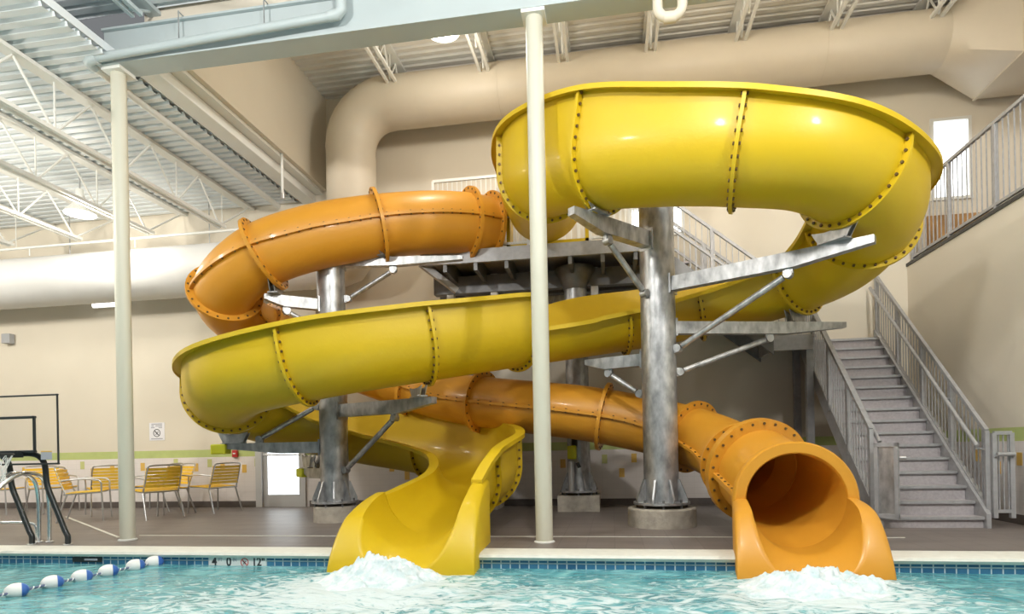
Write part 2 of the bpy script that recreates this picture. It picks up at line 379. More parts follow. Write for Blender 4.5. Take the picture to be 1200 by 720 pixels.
    for x in (-5.0, -3.9):
        g = MB(); g.tube([(x, 6.6, 5.95), (x, 6.6, 6.34)], .008, 'galv', 6); g.tube([(x, 6.6, 6.33), (x, 6.75, 6.33)], .008, 'galv', 6); g.build('hanger', t)
    t = thing('pipe_bend', 'cream U-shaped pipe bend hanging under the ceiling at the top edge', 'pipe', (.66, 6.45, 5.4))
    cx = .65
    def bend(pts, r, nm): g = MB(); g.tube(pts, r, 'duct_paint', 18); g.build(nm, t)
    bend([(cx - .11, 6.45, 6.6), (cx - .11, 6.45, 5.6)] + arc((cx, 6.45, 5.53), .11, 180, 270, 6), .05, 'pipe_leg')
    bend(arc((cx + .02, 6.45, 5.53), .115, 270, 360, 6) + [(cx + .135, 6.45, 5.9), (cx + .135, 6.45, 6.6)], .05, 'pipe_leg')
    bend([(cx - .05, 6.45, 5.418), (cx + .07, 6.45, 5.416)], .056, 'coupling')
    t = thing('sprinkler_pipe', 'thin white sprinkler pipe crossing below the left joists', 'pipe', (-9, 10.3, 5.2))
    g = MB(); g.tube([(XL, 10.3, 5.12), (-5.6, 10.3, 5.16)], .024, 'steel_white', 10); g.build('pipe_run', t)
    for x in (-7.0, -9.1, -11.4):
        g = MB(); g.tube([(x, 10.3, 5.15), (x, 10.3, 5.9)], .008, 'steel_white', 6); g.build('hanger', t)
        g = MB(); g.tube([(x + .3, 10.3, 5.14), (x + .3, 10.3, 4.98)], .012, 'steel_white', 8); g.build('sprinkler_head', t)
    t = thing('drop_pipe', 'thin vertical white pipe hanging beside the white beam', 'pipe', (-5.6, 10.3, 5.16))
    g = MB(); g.tube([(-5.4, 9.6, 5.35), (-5.4, 9.6, 6.35)], .022, 'steel_white', 10); g.build('pipe_run', t)
    g = MB(); g.tube([(-5.4, 9.6, 5.33), (-5.4, 9.6, 5.42)], .04, 'alum', 10); g.build('fitting', t)
    # ducts
    DY = 10.5; r = .44
    t = thing('air_duct', 'large cream round duct rising at the left and running right under the ceiling', 'duct', (-4.6, DY, 4.5))
    zc = 7.26; vx = -4.56
    pts = arc((vx + .75, DY, zc - .75), .75, 180, 90, 8)
    g = MB(); g.tube([(vx, DY, 4.9), (vx, DY, 5.6), (vx, DY, zc - .8)], r, 'duct_paint', 40, cap=False); g.build('riser', t)
    g = MB(); g.tube([(vx, DY, zc - .81)] + pts + [(vx + .8, DY, zc)], r + .006, 'duct_paint', 40, cap=False); g.build('elbow', t, angle=60)
    g = MB(); g.tube([(vx + .78, DY, zc), (0, DY, zc), (5.12, DY, zc)], r, 'duct_paint', 40, cap=False); g.build('run', t)
    for x in (-1.8, .9, 3.4):
        g = MB(); g.tube([(x - .012, DY, zc), (x + .012, DY, zc)], r + .007, 'duct_paint', 40); g.build('seam_band', t)
    # round-to-square transition
    g = MB(); rings = []
    n = 40
    for k in range(9):
        f = k / 8; ring = []
        for j in range(n):
            a = 2 * PI * j / n; c, s = math.cos(a), math.sin(a); m_ = max(abs(c), abs(s))
            cy, cz = c * r, s * r; sy, sz = c / m_ * .62, s / m_ * .72
            ring.append(V((5.12 + .75 * f, DY - .1 * f + cy + (sy - cy) * f, zc + .02 * f + cz + (sz - cz) * f)))
        rings.append(ring)
    g.loft(rings, 'duct_paint', cap=False); g.build('transition', t)
    g = MB(); g.box((5.87, DY - .74, zc - .72), (5.91, DY + .54, zc + .76), 'duct_paint'); g.build('joint_flange', t, smooth=False)
    g = MB(); g.box((5.9, DY - .72, zc - .70), (9.4, DY + .52, zc + .74), 'duct_paint'); g.build('square_run', t, smooth=False)
    t = thing('spiral_duct', 'large ribbed duct, whitened for daylight, along the left wall behind the post', 'duct', (-9, DY, 4.5))
    g = MB(); p2 = []; rr = []
    for k in range(200):
        x = XL + (vx - .3 - XL) * k / 199; p2.append((x, DY, 4.52)); rr.append(.47 + (.008 if k % 2 else 0))
    g.tube(p2, rr, 'duct_daylit', 40, cap=False); g.build('run', t)
    g = MB(); g.tube([(vx - .32, DY, 4.52), (vx - .15, DY, 4.56), (vx - .03, DY, 4.7), (vx, DY, 4.95)], .478, 'duct_daylit', 40); g.build('elbow', t)
    for x in (-7.4, -10.4):
        g = MB(); g.tube([(x, DY, 4.95), (x, DY, 5.9)], .01, 'galv', 6); g.build('hanger', t)
steel()

# ------------------------------------------------------------------ sweep machinery for the slides
def catmull(P, per=14):
    out = []; n = len(P)
    for i in range(n - 1):
        p0, p1, p2, p3 = P[max(i - 1, 0)], P[i], P[i + 1], P[min(i + 2, n - 1)]
        if i == 0: p0 = [2 * a - b for a, b in zip(p1, p2)]
        if i == n - 2: p3 = [2 * b - a for a, b in zip(p1, p2)]
        for k in range(per):
            t = k / per
            out.append([.5 * ((2 * b) + (-a + c) * t + (2 * a - 5 * b + 4 * c - d) * t * t + (-a + 3 * b - 3 * c + d) * t ** 3) for a, b, c, d in zip(p0, p1, p2, p3)])
    out.append(list(P[-1]))
    return out
def frames(pts, bank=None):
    fr = []
    for i, p in enumerate(pts):
        a, b = V(pts[max(i - 1, 0)][:3]), V(pts[min(i + 1, len(pts) - 1)][:3])
        t = (b - a).normalized(); r = t.cross(V((0, 0, 1))).normalized(); u = r.cross(t)
        if bank:
            an = math.radians(bank(p)); r, u = r * math.cos(an) + u * math.sin(an), u * math.cos(an) - r * math.sin(an)
        fr.append((V(p[:3]), t, r, u))
    return fr
W = .57; TH = .022
def side(h, w, c, n=14):
    """half-profile from the bottom centre up to height h: (u>=0, v)"""
    if h <= c:
        L = w * math.acos(max(-1, 1 - h / c)); st = 0
    else: L = w * PI / 2; st = h - c
    out = []
    for k in range(n + 1):
        d = (L + st) * k / n
        if d <= L + 1e-7: a = d / w; out.append((w * math.sin(a), c - w * math.cos(a)))
        else: out.append((w, c + (d - L)))
    return out
def flume_profile(hl, hr, lip=.095):
    ro, ri = side(hr, W, W), side(hr, W - TH, W)
    lo, li = side(hl, W, W), side(hl, W - TH, W)
    P = [p for p in ro]
    def lipr(e): u, v = e; return [(u, v - .03), (u + lip, v - .035), (u + lip, v - .055), (u + lip + .012, v - .055), (u + lip + .012, v), (u - TH, v + .004)]
    a = lipr(P[-1]); P = P[:-1] + a
    P += ri[::-1][1:]
    P += [(-u, v) for u, v in li[1:-1]]
    b = lipr(lo[-1]); P += [(-u, v) for u, v in b[::-1]]
    P += [(-u, v) for u, v in lo[1:-1][::-1]]
    return P
def place(fr, prof): p, t, r, u = fr; return [p + r * a + u * b for a, b in prof]

def bolts(g, pos, t, r=.017, L=.075):
    a = t.cross(V((0, 0, 1)))
    if a.length < .1: a = t.cross(V((0, 1, 0)))
    a.normalize(); b = t.cross(a)
    for p in pos:
        rings = [[p + t * s * L / 2 + (a * math.cos(PI * k / 3) + b * math.sin(PI * k / 3)) * r for k in range(6)] for s in (-1, 1)]
        g.loft(rings, 'bolt')

def flume_flange(fr, hl, hr, parent, m, out=.07, th=.036):
    p, t, r, u = fr
    ro = side(hr - .05, W - .005, W, 18); lo = side(hl - .05, W - .005, W, 18)
    inner = [(-a, b) for a, b in lo[::-1]] + ro[1:]
    W2 = W + out
    def outw(pt, last):
        a, b = pt
        if b > W: return (math.copysign(W2, a), b)
        l = math.hypot(a, b - W); return (a / l * W2, W + (b - W) / l * W2)
    outer = [outw(q, 0) for q in inner]
    rings = []
    for i in range(len(inner)):
        (a, b), (c, d) = inner[i], outer[i]
        rings.append([p + r * a + u * b - t * th / 2, p + r * c + u * d - t * th / 2, p + r * c + u * d + t * th / 2, p + r * a + u * b + t * th / 2])
    g = MB(); g.loft(rings, m)
    # bolts spaced evenly along the ring
    mid = [p + r * ((a + c) / 2 + 0) + u * ((b + d) / 2) for (a, b), (c, d) in zip(inner, outer)]
    pos = []; acc = .06
    for i in range(len(mid) - 1):
        L = (mid[i + 1] - mid[i]).length
        while acc < L: pos.append(mid[i].lerp(mid[i + 1], acc / L)); acc += .115
        acc -= L
    bolts(g, pos, t); g.build('flange', parent, angle=30)

YEL = [ # X, Y, z of trough bottom, left wall, right wall (in the direction of travel)
    (-.98, 9.6, 4.27, .85, .95), (-.98, 9.15, 4.26, .85, 1.0), (-.92, 8.5, 4.19, .7, 1.02), (-.7, 7.9, 4.06, .6, 1.09), (-.12, 7.36, 3.88, .6, 1.11), (.62, 6.98, 3.72, .6, .98), (1.35, 6.75, 3.57, .6, .88), (2.05, 6.76, 3.47, .6, .77),
    (2.62, 7.1, 3.35, .58, .72), (2.97, 7.65, 3.17, .58, .86), (2.92, 8.35, 2.95, .58, 1.0), (2.5, 8.95, 2.83, .54, 1.05), (1.85, 9.28, 2.73, .52, 1.05), (.8, 9.38, 2.56, .48, 1.0), (-.3, 9.2, 2.4, .44, 1.0), (-1.1, 8.85, 2.26, .42, .8), (-1.5, 8.55, 2.17, .92, .7),
    (-2.5, 7.85, 1.95, .92, .6), (-3.6, 7.4, 1.75, .9, .6), (-4.85, 7.5, 1.55, .86, .56), (-5.62, 8.4, 1.38, .84, .52), (-5.3, 9.35, 1.12, .92, .52), (-4.3, 9.85, .86, 1.0, .52), (-3.15, 9.8, .66, 1.0, .5), (-2.25, 9.25, .47, 1.0, .5),
    (-1.87, 8.3, .27, 1.0, .52), (-1.97, 7.3, .12, .9, .5), (-2.07, 6.75, .06, .66, .48)]
def yellow_slide():
    t = thing('open_flume_slide', 'yellow open flume water slide looping twice between platform and pool', 'water slide', (-.95, 9.6, 4.05))
    P = catmull(YEL, 10); FR = frames(P)
    for i in range(140, 171):   # the outer wall steps up where the curve changes hand
        P[i][3] = .43 + (.92 - .43) * min(1, max(0, (i - 150) / 6))
    joints = [0, 24, 40, 59, 77, 92, 108, 125, 135, 155, 169, 182, 198, 216, 232, 250, 258, len(P) - 1]
    for a, b in zip(joints[:-1], joints[1:]):
        g = MB(); g.loft([place(FR[i], flume_profile(P[i][3], P[i][4])) for i in range(a, b + 1)], 'yellow')
        sec = g.build('flume_section', t, angle=35)
        if a: flume_flange(FR[a], P[a][3], P[a][4], sec, 'yellow')
    # exit mouth: skirted trough that sinks into the water
    g = MB(); rings = []; n = 36
    for k in range(n + 1):
        f = 1 - (1 - k / n) ** 2.2; y = 6.8 - 1.1 * f; zb = .065 - .05 * min(1, f / .62) - .2 * max(0, (f - .62) / .38) ** 1.4
        e = math.sqrt(max(0, 1 - f ** 1.55)); hr = .04 + .47 * e; hl = .04 + .62 * e
        r_, l_ = side(hr, W - TH, W), side(hl, W - TH, W); wo = W + .12 + .06 * f
        prof = [(wo, -.3), (wo, max(hr - .05, -.2)), (wo - .015, hr - .025), (wo - .05, hr - .004), (r_[-1][0] + .03, hr + .002)] + r_[::-1][:-1] + [(-u, v) for u, v in l_] + [(-l_[-1][0] - .03, hl + .002), (-wo + .05, hl - .004), (-wo + .015, hl - .025), (-wo, max(hl - .05, -.2)), (-wo, -.3)]
        rings.append([V((-2.075 + u * -1, y, zb + v)) for u, v in prof])
    g.loft(rings, 'yellow'); g.build('exit_mouth', t, angle=75)
    g = MB()
    g.prism([(-1.6, 9.6, 4.25), (-1.6, 9.6, 5.15), (-1.6, 9.75, 5.2), (-1.6, 9.9, 5.1), (-1.6, 9.9, 4.25)], (.06, 0, 0), 'yellow')
    g.prism([(-.36, 9.6, 4.25), (-.36, 9.6, 5.15), (-.36, 9.75, 5.2), (-.36, 9.9, 5.1), (-.36, 9.9, 4.25)], (.06, 0, 0), 'yellow'); g.box((-1.6, 9.6, 4.25), (-.3, 9.9, 4.3), 'yellow')
    g.build('start_tub', t, smooth=False)
    return t
YS = yellow_slide()

ORA = [(-1.92, 9.82, 4.66), (-2.3, 9.52, 4.65), (-2.85, 9.2, 4.58), (-3.6, 8.84, 4.43), (-4.3, 8.45, 4.2), (-5.0, 8.22, 3.9), (-5.68, 8.42, 3.52), (-5.88, 9.0, 3.25), (-5.5, 9.72, 2.97), (-4.85, 10.2, 2.7), (-4.0, 10.42, 2.36), (-3.1, 10.3, 2.05), (-2.3, 9.98, 1.86),
       (-1.3, 9.6, 1.7), (-.4, 9.38, 1.56), (.5, 9.22, 1.36), (1.1, 8.85, 1.16), (1.42, 8.25, .97), (1.52, 7.7, .82)]
TR = .415
def trad(i): return .465 - .05 * min(1, max(0, (i - 30) / 60)) - .0 
def tube_ring(fr, parent, r0, r1, m, th=.05, nb=22):
    p, t, r, u = fr; n = 40
    g = MB(); rings = [[p + t * s * th / 2 + (r * math.cos(2 * PI * k / n) + u * math.sin(2 * PI * k / n)) * q for k in range(n)] for s, q in ((-1, r0), (-1, r1), (1, r1), (1, r0), (-1, r0))]
    g.loft(rings, m, cap=False)
    bolts(g, [p + (r * math.cos(2 * PI * (k + .5) / nb) + u * math.sin(2 * PI * (k + .5) / nb)) * (r0 * .35 + r1 * .65) for k in range(nb)], t, .016, th + .02)
    g.build('flange', parent, angle=30)
def pipe_wall(g, frs, rad, m, n=40, th=.02, a0=0, a1=360, cap=True):
    rings = []
    full = a1 - a0 >= 360
    for fr, q in zip(frs, rad):
        p, t, r, u = fr; k = n if full else n + 1
        an = [math.radians(a0 + (a1 - a0) * j / n) for j in range(k)]
        rings.append(([p + (r * math.cos(a) + u * math.sin(a)) * q for a in an], [p + (r * math.cos(a) + u * math.sin(a)) * (q - th) for a in an]))
    if full:
        g.loft([a for a, b in rings] + [b for a, b in rings[::-1]] + [rings[0][0]], m, cap=False)
    else:
        g.loft([a + b[::-1] for a, b in rings], m)
def orange_slide():
    t = thing('tube_slide', 'orange enclosed tube water slide behind the yellow one, ending at the right', 'water slide', (-1.75, 9.45, 4.1))
    P = catmull(ORA, 10); FR = frames(P); N = len(P) - 1
    joints = [0, 8, 28, 49, 61, 76, 88, 106, 122, 143, 160, N]
    for a, b in zip(joints[:-1], joints[1:]):
        g = MB(); pipe_wall(g, FR[a:b + 1], [trad(i) for i in range(a, b + 1)], 'orange')
        sec = g.build('tube_section', t, angle=35)
        tube_ring(FR[a], sec, trad(a) - .005, trad(a) + .1, 'orange')
        for s in (-1, 1):
            g = MB()
            g.loft([[p + r * s * (trad(a + k) - .005) - u * .02, p + r * s * (trad(a + k) + .05) - u * .02, p + r * s * (trad(a + k) + .05) + u * .02, p + r * s * (trad(a + k) - .005) + u * .02] for k, (p, tt, r, u) in enumerate(FR[a:b + 1])], 'orange')
            last = None
            for k, (p, tt, r, u) in enumerate(FR[a:b + 1]):
                q = p + r * s * (trad(a + k) + .028)
                if last is None or (q - last).length > .13: bolts(g, [q], u, .014, .065); last = q
            g.build('seam_flange', sec, angle=30)
    # expander to the large exit pipe
    E0 = V((1.52, 7.7, .82)); E1 = V((1.62, 7.35, .74)); E2 = V((1.77, 6.42, .475))
    f0 = FR[-1]
    pts = [E0.lerp(E1, k / 4) for k in range(5)]; fr = frames([list(p) for p in pts]); fr[0] = f0
    g = MB(); pipe_wall(g, fr, [TR, TR + .01, TR + .03, TR + .055, TR + .07], 'orange'); sec = g.build('expander', t)
    tube_ring(f0, sec, TR - .005, TR + .085, 'orange')
    tube_ring(fr[-1], sec, TR + .06, TR + .19, 'orange', nb=26, th=.1)
    pts = [E1.lerp(E2, k / 6) for k in range(7)]; fr2 = frames([list(p) for p in pts])
    last = (fr2[-1][0], V((0, -1, 0)), V((-1, 0, 0)), V((0, 0, 1)))
    fr2[-1] = last
    g = MB(); pipe_wall(g, fr2, [TR + .07, TR + .07, TR + .07, TR + .07, TR + .07, TR + .075, TR + .08], 'orange', th=.025); sec = g.build('exit_pipe', t)
    for s in (-1, 1):
        g = MB()
        g.loft([[p + r * s * (TR + .06) - u * .025, p + r * s * (TR + .13) - u * .025, p + r * s * (TR + .13) + u * .025, p + r * s * (TR + .06) + u * .025] for p, tt, r, u in fr2], 'orange')
        bolts(g, [fr2[0][0].lerp(fr2[-1][0], k / 9) + fr2[2][2] * s * (TR + .1) for k in range(1, 9)], V((0, .2, .98)).normalized(), .014, .075)
        g.build('seam_flange', sec, angle=30)
    # thick collar at the mouth of the tube (upper half) and open skirted mouth
    g = MB(); p, tt, r, u = last; n = 36; ri, ro = TR + .055, TR + .175
    rings = []
    for k in range(n + 1):
        a = math.radians(-8 + 196 * k / n); d = r * math.cos(a) + u * math.sin(a)
        rings.append([p + d * ri - tt * .1, p + d * ro - tt * .1, p + d * (ro + .0) + tt * .0, p + d * (ro - .015) + tt * .02, p + d * (ri + .012) + tt * .02, p + d * ri])
    g.loft(rings, 'orange'); g.build('mouth_collar', t, angle=40)
    g = MB(); rings = []; n = 36; Rm = TR + .055; cz = E2.z
    for k in range(n + 1):
        f = 1 - (1 - k / n) ** 2.2; y = 6.44 - .78 * f; zb = cz - Rm + .01 - .21 * max(0, (f - .5) / .5) ** 1.4
        h = .05 + (Rm - .03) * math.sqrt(max(0, 1 - f ** 1.8))
        so = side(h, Rm, Rm); wo = Rm + .13 + .05 * f
        prof = [(wo, -.35), (wo, max(h - .05, -.25)), (wo - .015, h - .025), (wo - .05, h - .004), (so[-1][0] + .045, h + .0)] + so[::-1][:-1] + [(-a, b) for a, b in so] + [(-so[-1][0] - .045, h + .0), (-wo + .05, h - .004), (-wo + .015, h - .025), (-wo, max(h - .05, -.25)), (-wo, -.35)]
        rings.append([V((E2.x - .06 * f - a, y, zb + b)) for a, b in prof])
    g.loft(rings, 'orange'); g.build('exit_mouth', t, angle=75)
    g = MB(); g.prism([(-1.98, 9.66, 4.24), (-1.98, 9.66, 4.74), (-1.98, 10.3, 4.74), (-1.98, 10.3, 4.24)], (.2, 0, 0), 'orange'); g.build('start_tub', t, smooth=False, bevel=.02)
orange_slide()

# ------------------------------------------------------------------ support columns with arms
def column(lab, x, y, r, top, foot, arms, cap=True, group='slide support columns'):
    t = thing('slide_support', lab, 'column', (x, y, 0), group)
    fr, fh, square = foot
    g = MB()
    if square: g.box((x - fr, y - fr, 0), (x + fr, y + fr, fh), 'concrete')
    else: g.lathe([(fr, 0), (fr, fh - .015), (fr - .015, fh)], (x, y, 0), 'concrete', 40)
    g.build('concrete_footing', t, smooth=not square)
    g = MB(); g.lathe([(r, fh + .05), (r, top)], (x, y, 0), 'galv', 36); g.build('shaft', t)
    if cap: g = MB(); g.lathe([(r + .015, top - .01), (r + .015, top + .015)], (x, y, 0), 'galv', 36); g.build('cap_plate', t)
    g = MB(); b = r + .14; g.lathe([(b, fh + .045), (b, fh + .075)], (x, y, 0), 'galv', 36)
    for k in range(8):
        a = 2 * PI * (k + .5) / 8; d = V((math.cos(a), math.sin(a), 0)); s = V((-d.y, d.x, 0)) * .012; o = V((x, y, fh + .07))
        g.prism([o + d * (r - .01) - s, o + d * (b - .02) - s, o + d * (b - .02) + V((0, 0, .05)) - s, o + d * (r + .02) + V((0, 0, .3)) - s, o + d * (r - .01) + V((0, 0, .3)) - s], s * 2, 'galv')
    g.build('base_plate', t, smooth=False)
    g = MB()
    for k in range(8):
        a = 2 * PI * k / 8; g.lathe([(.016, fh - .02), (.016, fh + .11)], (x + math.cos(a) * (b - .045), y + math.sin(a) * (b - .045), 0), 'galv_dark', 8)
    g.build('anchor_bolts', t)
    for A in arms:
        tip = V(A['tip']); z = tip.z; d = V((tip.x - x, tip.y - y, 0)); L = d.length; d.normalize()
        p0 = V((x, y, z)) + d * (r - .02); h = A.get('h', .17); w = A.get('w', .13); te = A.get('taper', .35)
        zs = A.get('z0', z) - z
        p0 = p0 + V((0, 0, zs)); pm = p0.lerp(tip, 1 - te)
        g = MB(); g.beam(p0, pm, w, h, 'galv'); g.beam(pm, tip, w, h, 'galv', w2=w * .8, h2=h * .45, drop=1)
        g.beam(p0 - d * .0, p0 + d * .025, w + .07, h + .07, 'galv')
        a = g.build('arm', t, smooth=False)
        if 'sad' in A:   # saddle plate under the flume joint
            sp, sh, tw = A['sad']; sp = V(sp); td = V((tw[0], tw[1], 0)).normalized(); sd = V((-td.y, td.x, 0))
            base = sp.copy(); base.z = tip.z + h / 2
            g = MB()
            for q in (-.035, .035):
                o = td * q
                g.prism([base - sd * .16 + o - td * .006, base + sd * .16 + o - td * .006, base + sd * .25 + V((0, 0, sh)) + o - td * .006, base + sd * .1 + V((0, 0, sh * .8)) + o - td * .006, base - sd * .1 + V((0, 0, sh * .8)) + o - td * .006, base - sd * .25 + V((0, 0, sh)) + o - td * .006], td * .012, 'galv')
            g.beam(base - sd * .16 + V((0, 0, .006)), base + sd * .16 + V((0, 0, .006)), .14, .014, 'galv')
            g.build('saddle', a, smooth=False)
        if A.get('pad'):
            g = MB(); g.beam(tip - d * .1, tip + d * .14, w + .06, h * .9, 'pad'); o = g.build('end_pad', a, smooth=False, bevel=.02); o['label'] = 'yellow foam pad on the arm end'
        if 'brace' in A:
            f, zb = A['brace']; q1 = p0.lerp(tip, f) + V((0, 0, -h / 2 - .06 if zb < z else h / 2 + .06)); q0 = V((x, y, zb)) + d * (r + .05)
            g = MB(); v = (q1 - q0).normalized(); g.tube([q0 + v * .06, q1 - v * .06], .038, 'galv', 14); g.build('brace', t)
            g = MB()
            up_ = 1 if zb < z else -1; s = V((-d.y, d.x, 0))
            for c, e, uv in ((q0, q0 - d * .07, (0, 0, 1)), (q1, q1 + V((0, 0, .07 * up_)), d)):
                g = MB(); g.tube([c - s * .045, c + s * .045], .05, 'galv', 14); g.beam(c, e, .05, .11, 'galv', upv=uv); g.build('clevis', a, smooth=True)
    return t
column('thick galvanized column on a round concrete base right of the centre', .62, 8.3, .225, 4.5, (.44, .24, False), [
    dict(tip=(2.78, 7.02, 3.14), sad=((2.42, 7.15, 0), .15, (.8, .6)), brace=(.62, 2.3), h=.18),
    dict(tip=(3.15, 9.0, 2.6), sad=((2.5, 8.9, 0), .16, (-.7, .6)), brace=(.55, 2.02), h=.16),
    dict(tip=(-.42, 7.1, 3.72), z0=3.72, sad=((-.12, 7.36, 0), .06, (.8, -.5)), brace=(.55, 3.02), h=.2),
    dict(tip=(-.35, 8.75, 2.2), brace=(.6, 1.75), h=.16)], cap=False)
column('galvanized column in the middle of the left loop with four arms', -4.2, 8.82, .21, 3.85, (.32, .24, False), [
    dict(tip=(-2.2, 9.12, 3.93), z0=3.93, brace=(.42, 3.38), h=.13, taper=.55, sad=((-3.35, 8.93, 0), .07, (1, -.3))),
    dict(tip=(-4.95, 8.22, 3.28), h=.16, brace=(.6, 2.95), sad=((-4.8, 8.3, 0), .22, (1, .2))),
    dict(tip=(-2.35, 7.95, 1.67), h=.19, brace=(.6, .78), sad=((-2.55, 7.9, 0), .14, (.8, .6)), taper=.35),
    dict(tip=(-5.92, 8.6, 1.13), h=.17, brace=(.62, 1.75), pad=True, taper=.6, sad=((-5.68, 8.55, 0), .17, (0, 1))),
    dict(tip=(-5.05, 9.5, .72), h=.16, brace=(.5, 1.15), pad=True, sad=((-4.95, 9.45, 0), .22, (.7, .7)))])
column('dark galvanized column on a square concrete block behind the orange tube', -.57, 10.35, .19, 3.98, (.34, .26, True), [])
column('galvanized column under the platform behind the orange tube start', -2.32, 10.72, .19, 3.98, (.34, .26, True), [])
t = thing('air_valve', 'yellow capped valve on a pipe beside the back column', 'valve', (-.68, 10.08, .26))
g = MB(); g.tube([(-.68, 10.06, .33), (-.68, 10.06, .82)], .05, 'alum', 16); g.build('pipe_run', t)
g = MB(); g.tube([(-.66, 10.02, .86), (-.66, 10.02, 1.08)], .075, 'pad', 16); o = g.build('cap', t, bevel=.02); o['label'] = 'yellow cap'
g = MB(); g.tube([(-.62, 10.04, 1.08), (-.62, 10.08, 1.2)], .05, 'black_metal', 12); g.tube([(-.58, 10.02, .8), (-.54, 10.02, .72)], .03, 'black_metal', 10); g.build('fitting', t)

# ------------------------------------------------------------------ guards, platform and stairs
def guard(name, lab, p, q, h, m='stair_steel', step=.115, post=1.2, group='railings', mid=None, pick=True, gap=.08, pt=.0065, hand=None):
    """p,q: base points"""
    p, q = V(p), V(q); t = thing(name, lab, 'railing', p, group)
    L = (q - p).length; d = (q - p) / L; z = V((0, 0, h))
    g = MB(); g.beam(p + z, q + z, .045, .045, m); g.build('top_rail', t, smooth=False)
    g = MB(); g.beam(p + V((0, 0, gap)), q + V((0, 0, gap)), .04, .04, m); g.build('bottom_rail', t, smooth=False)
    if mid: g = MB(); g.beam(p + V((0, 0, mid)), q + V((0, 0, mid)), .04, .04, m); g.build('mid_rail', t, smooth=False)
    n = max(1, round(L / post))
    for k in range(n + 1):
        c = p + d * (L * k / n); g = MB(); g.box((c.x - .024, c.y - .024, c.z - (.0)), (c.x + .024, c.y + .024, c.z + h), m); g.build('post', t, smooth=False)
    if pick:
        src = None; k = 1
        while k * step < L - .03:
            c = p + d * (k * step)
            if src is None:
                g = MB(); g.box((c.x - pt, c.y - pt, c.z + gap), (c.x + pt, c.y + pt, c.z + h), m); src = g.build('picket', t, smooth=False)
                c0 = c
            else:
                o = src.copy(); COL.objects.link(o); o.parent = t; o.location = c - c0
            k += 1
    if hand:
        o = V(hand); g = MB(); e = d * .0
        g.tube([p + o, q + o], .024, m, 12); g.build('handrail', t)
        g = MB()
        for k in range(n + 1):
            c = p + d * (L * k / n); b = V((o.x, o.y, 0)); g.tube([c + V((0, 0, o.z - .05)), c + b + V((0, 0, o.z - .02))], .009, m, 6)
        g.build('bracket', t)
    return t
def platform():
    t = thing('slide_platform', 'steel start platform high behind the slides on galvanized columns', 'platform', (-1.3, 10.2, 4.03))
    x0, x1, y0, y1 = -3.0, .75, 9.55, 11.05
    g = MB(); g.box((x0, y0, 4.18), (x1, y1, 4.22), 'tread'); g.build('floor_grating', t, smooth=False)
    g = MB(); g.box((x0, y0 - .02, 4.02), (x1, y0 + .05, 4.23), 'stair_steel'); g.box((x0, y1 - .05, 4.02), (x1, y1, 4.23), 'stair_steel')
    g.box((x0, y0, 4.02), (x0 + .06, y1, 4.23), 'stair_steel'); g.box((x1 - .06, y0, 4.02), (x1, y1, 4.23), 'stair_steel'); g.build('edge_channel', t, smooth=False)
    g = MB()
    for k in range(7): x = x0 + .4 + k * .5; g.box((x - .03, y0, 3.9), (x + .03, y1, 4.16), 'galv_dark')
    for y in (10.35, 10.72): g.box((x0, y - .08, 3.73), (x1, y + .08, 4.02), 'galv_dark')
    g.build('floor_joists', t, smooth=False)
    for cx, cy in ((-.57, 10.35), (-2.32, 10.72)):
        g = MB(); g.lathe([(.19, 3.68), (.34, 3.98), (.34, 4.04)], (cx, cy, 0), 'galv_dark', 24); g.build('column_head', t)
    g = MB(); g.beam((x0 - .02, 9.6, 4.08), (x0 + .5, 9.9, 3.68), .08, .1, 'stair_steel'); g.build('knee_brace', t, smooth=False)
    for x in (-2.72, -1.95, -.25):
        g = MB(); g.box((x - .06, 10.3, 3.45), (x + .06, 10.42, 4.04), 'steel_white'); g.build('hanger_post', t, smooth=False)
platform()
t = thing('ribbed_wall_panel', 'cream ribbed metal panel on the wall below the platform', 'panel', (-1.2, WY, 3.0))
g = MB(); pr = []; x = -3.0
while x < .9:
    for dx, dy in ((0, 0), (.06, 0), (.075, -.03), (.115, -.03), (.13, 0)): pr.append((x + dx, WY - .01 + dy))
    x += .145
g.loft([[V((a, b, z)) for a, b in pr] + [V((pr[-1][0], WY, z)), V((pr[0][0], WY, z))] for z in (3.3, 3.86)], 'steel_white'); g.build('sheet', t, smooth=False)
g = MB(); g.box((-3.02, WY - .05, 3.27), (.92, WY, 3.31), 'steel_white'); g.build('lower_trim', t, smooth=False)
guard('platform_railing', 'white railing behind the orange tube start on the platform', (-3.0, 10.35, 4.22), (-1.75, 10.35, 4.22), 1.5, 'steel_white', .085, 1.25, 'platform railings', mid=1.15)
guard('platform_railing', 'white picket gate between the orange tube and the yellow flume', (-1.7, 9.62, 4.22), (-1.25, 9.62, 4.22), 1.0, 'steel_white', .075, .4, 'platform railings', mid=.5)
guard('platform_railing', 'white rear platform railing along the wall', (-2.97, 11.0, 4.22), (.7, 11.0, 4.22), 1.1, 'steel_white', .11, 1.2, 'platform railings')
guard('platform_railing', 'white short railing at the right front of the platform', (-.28, 9.62, 4.22), (.7, 9.62, 4.22), 1.05, 'steel_white', .09, .95, 'platform railings')

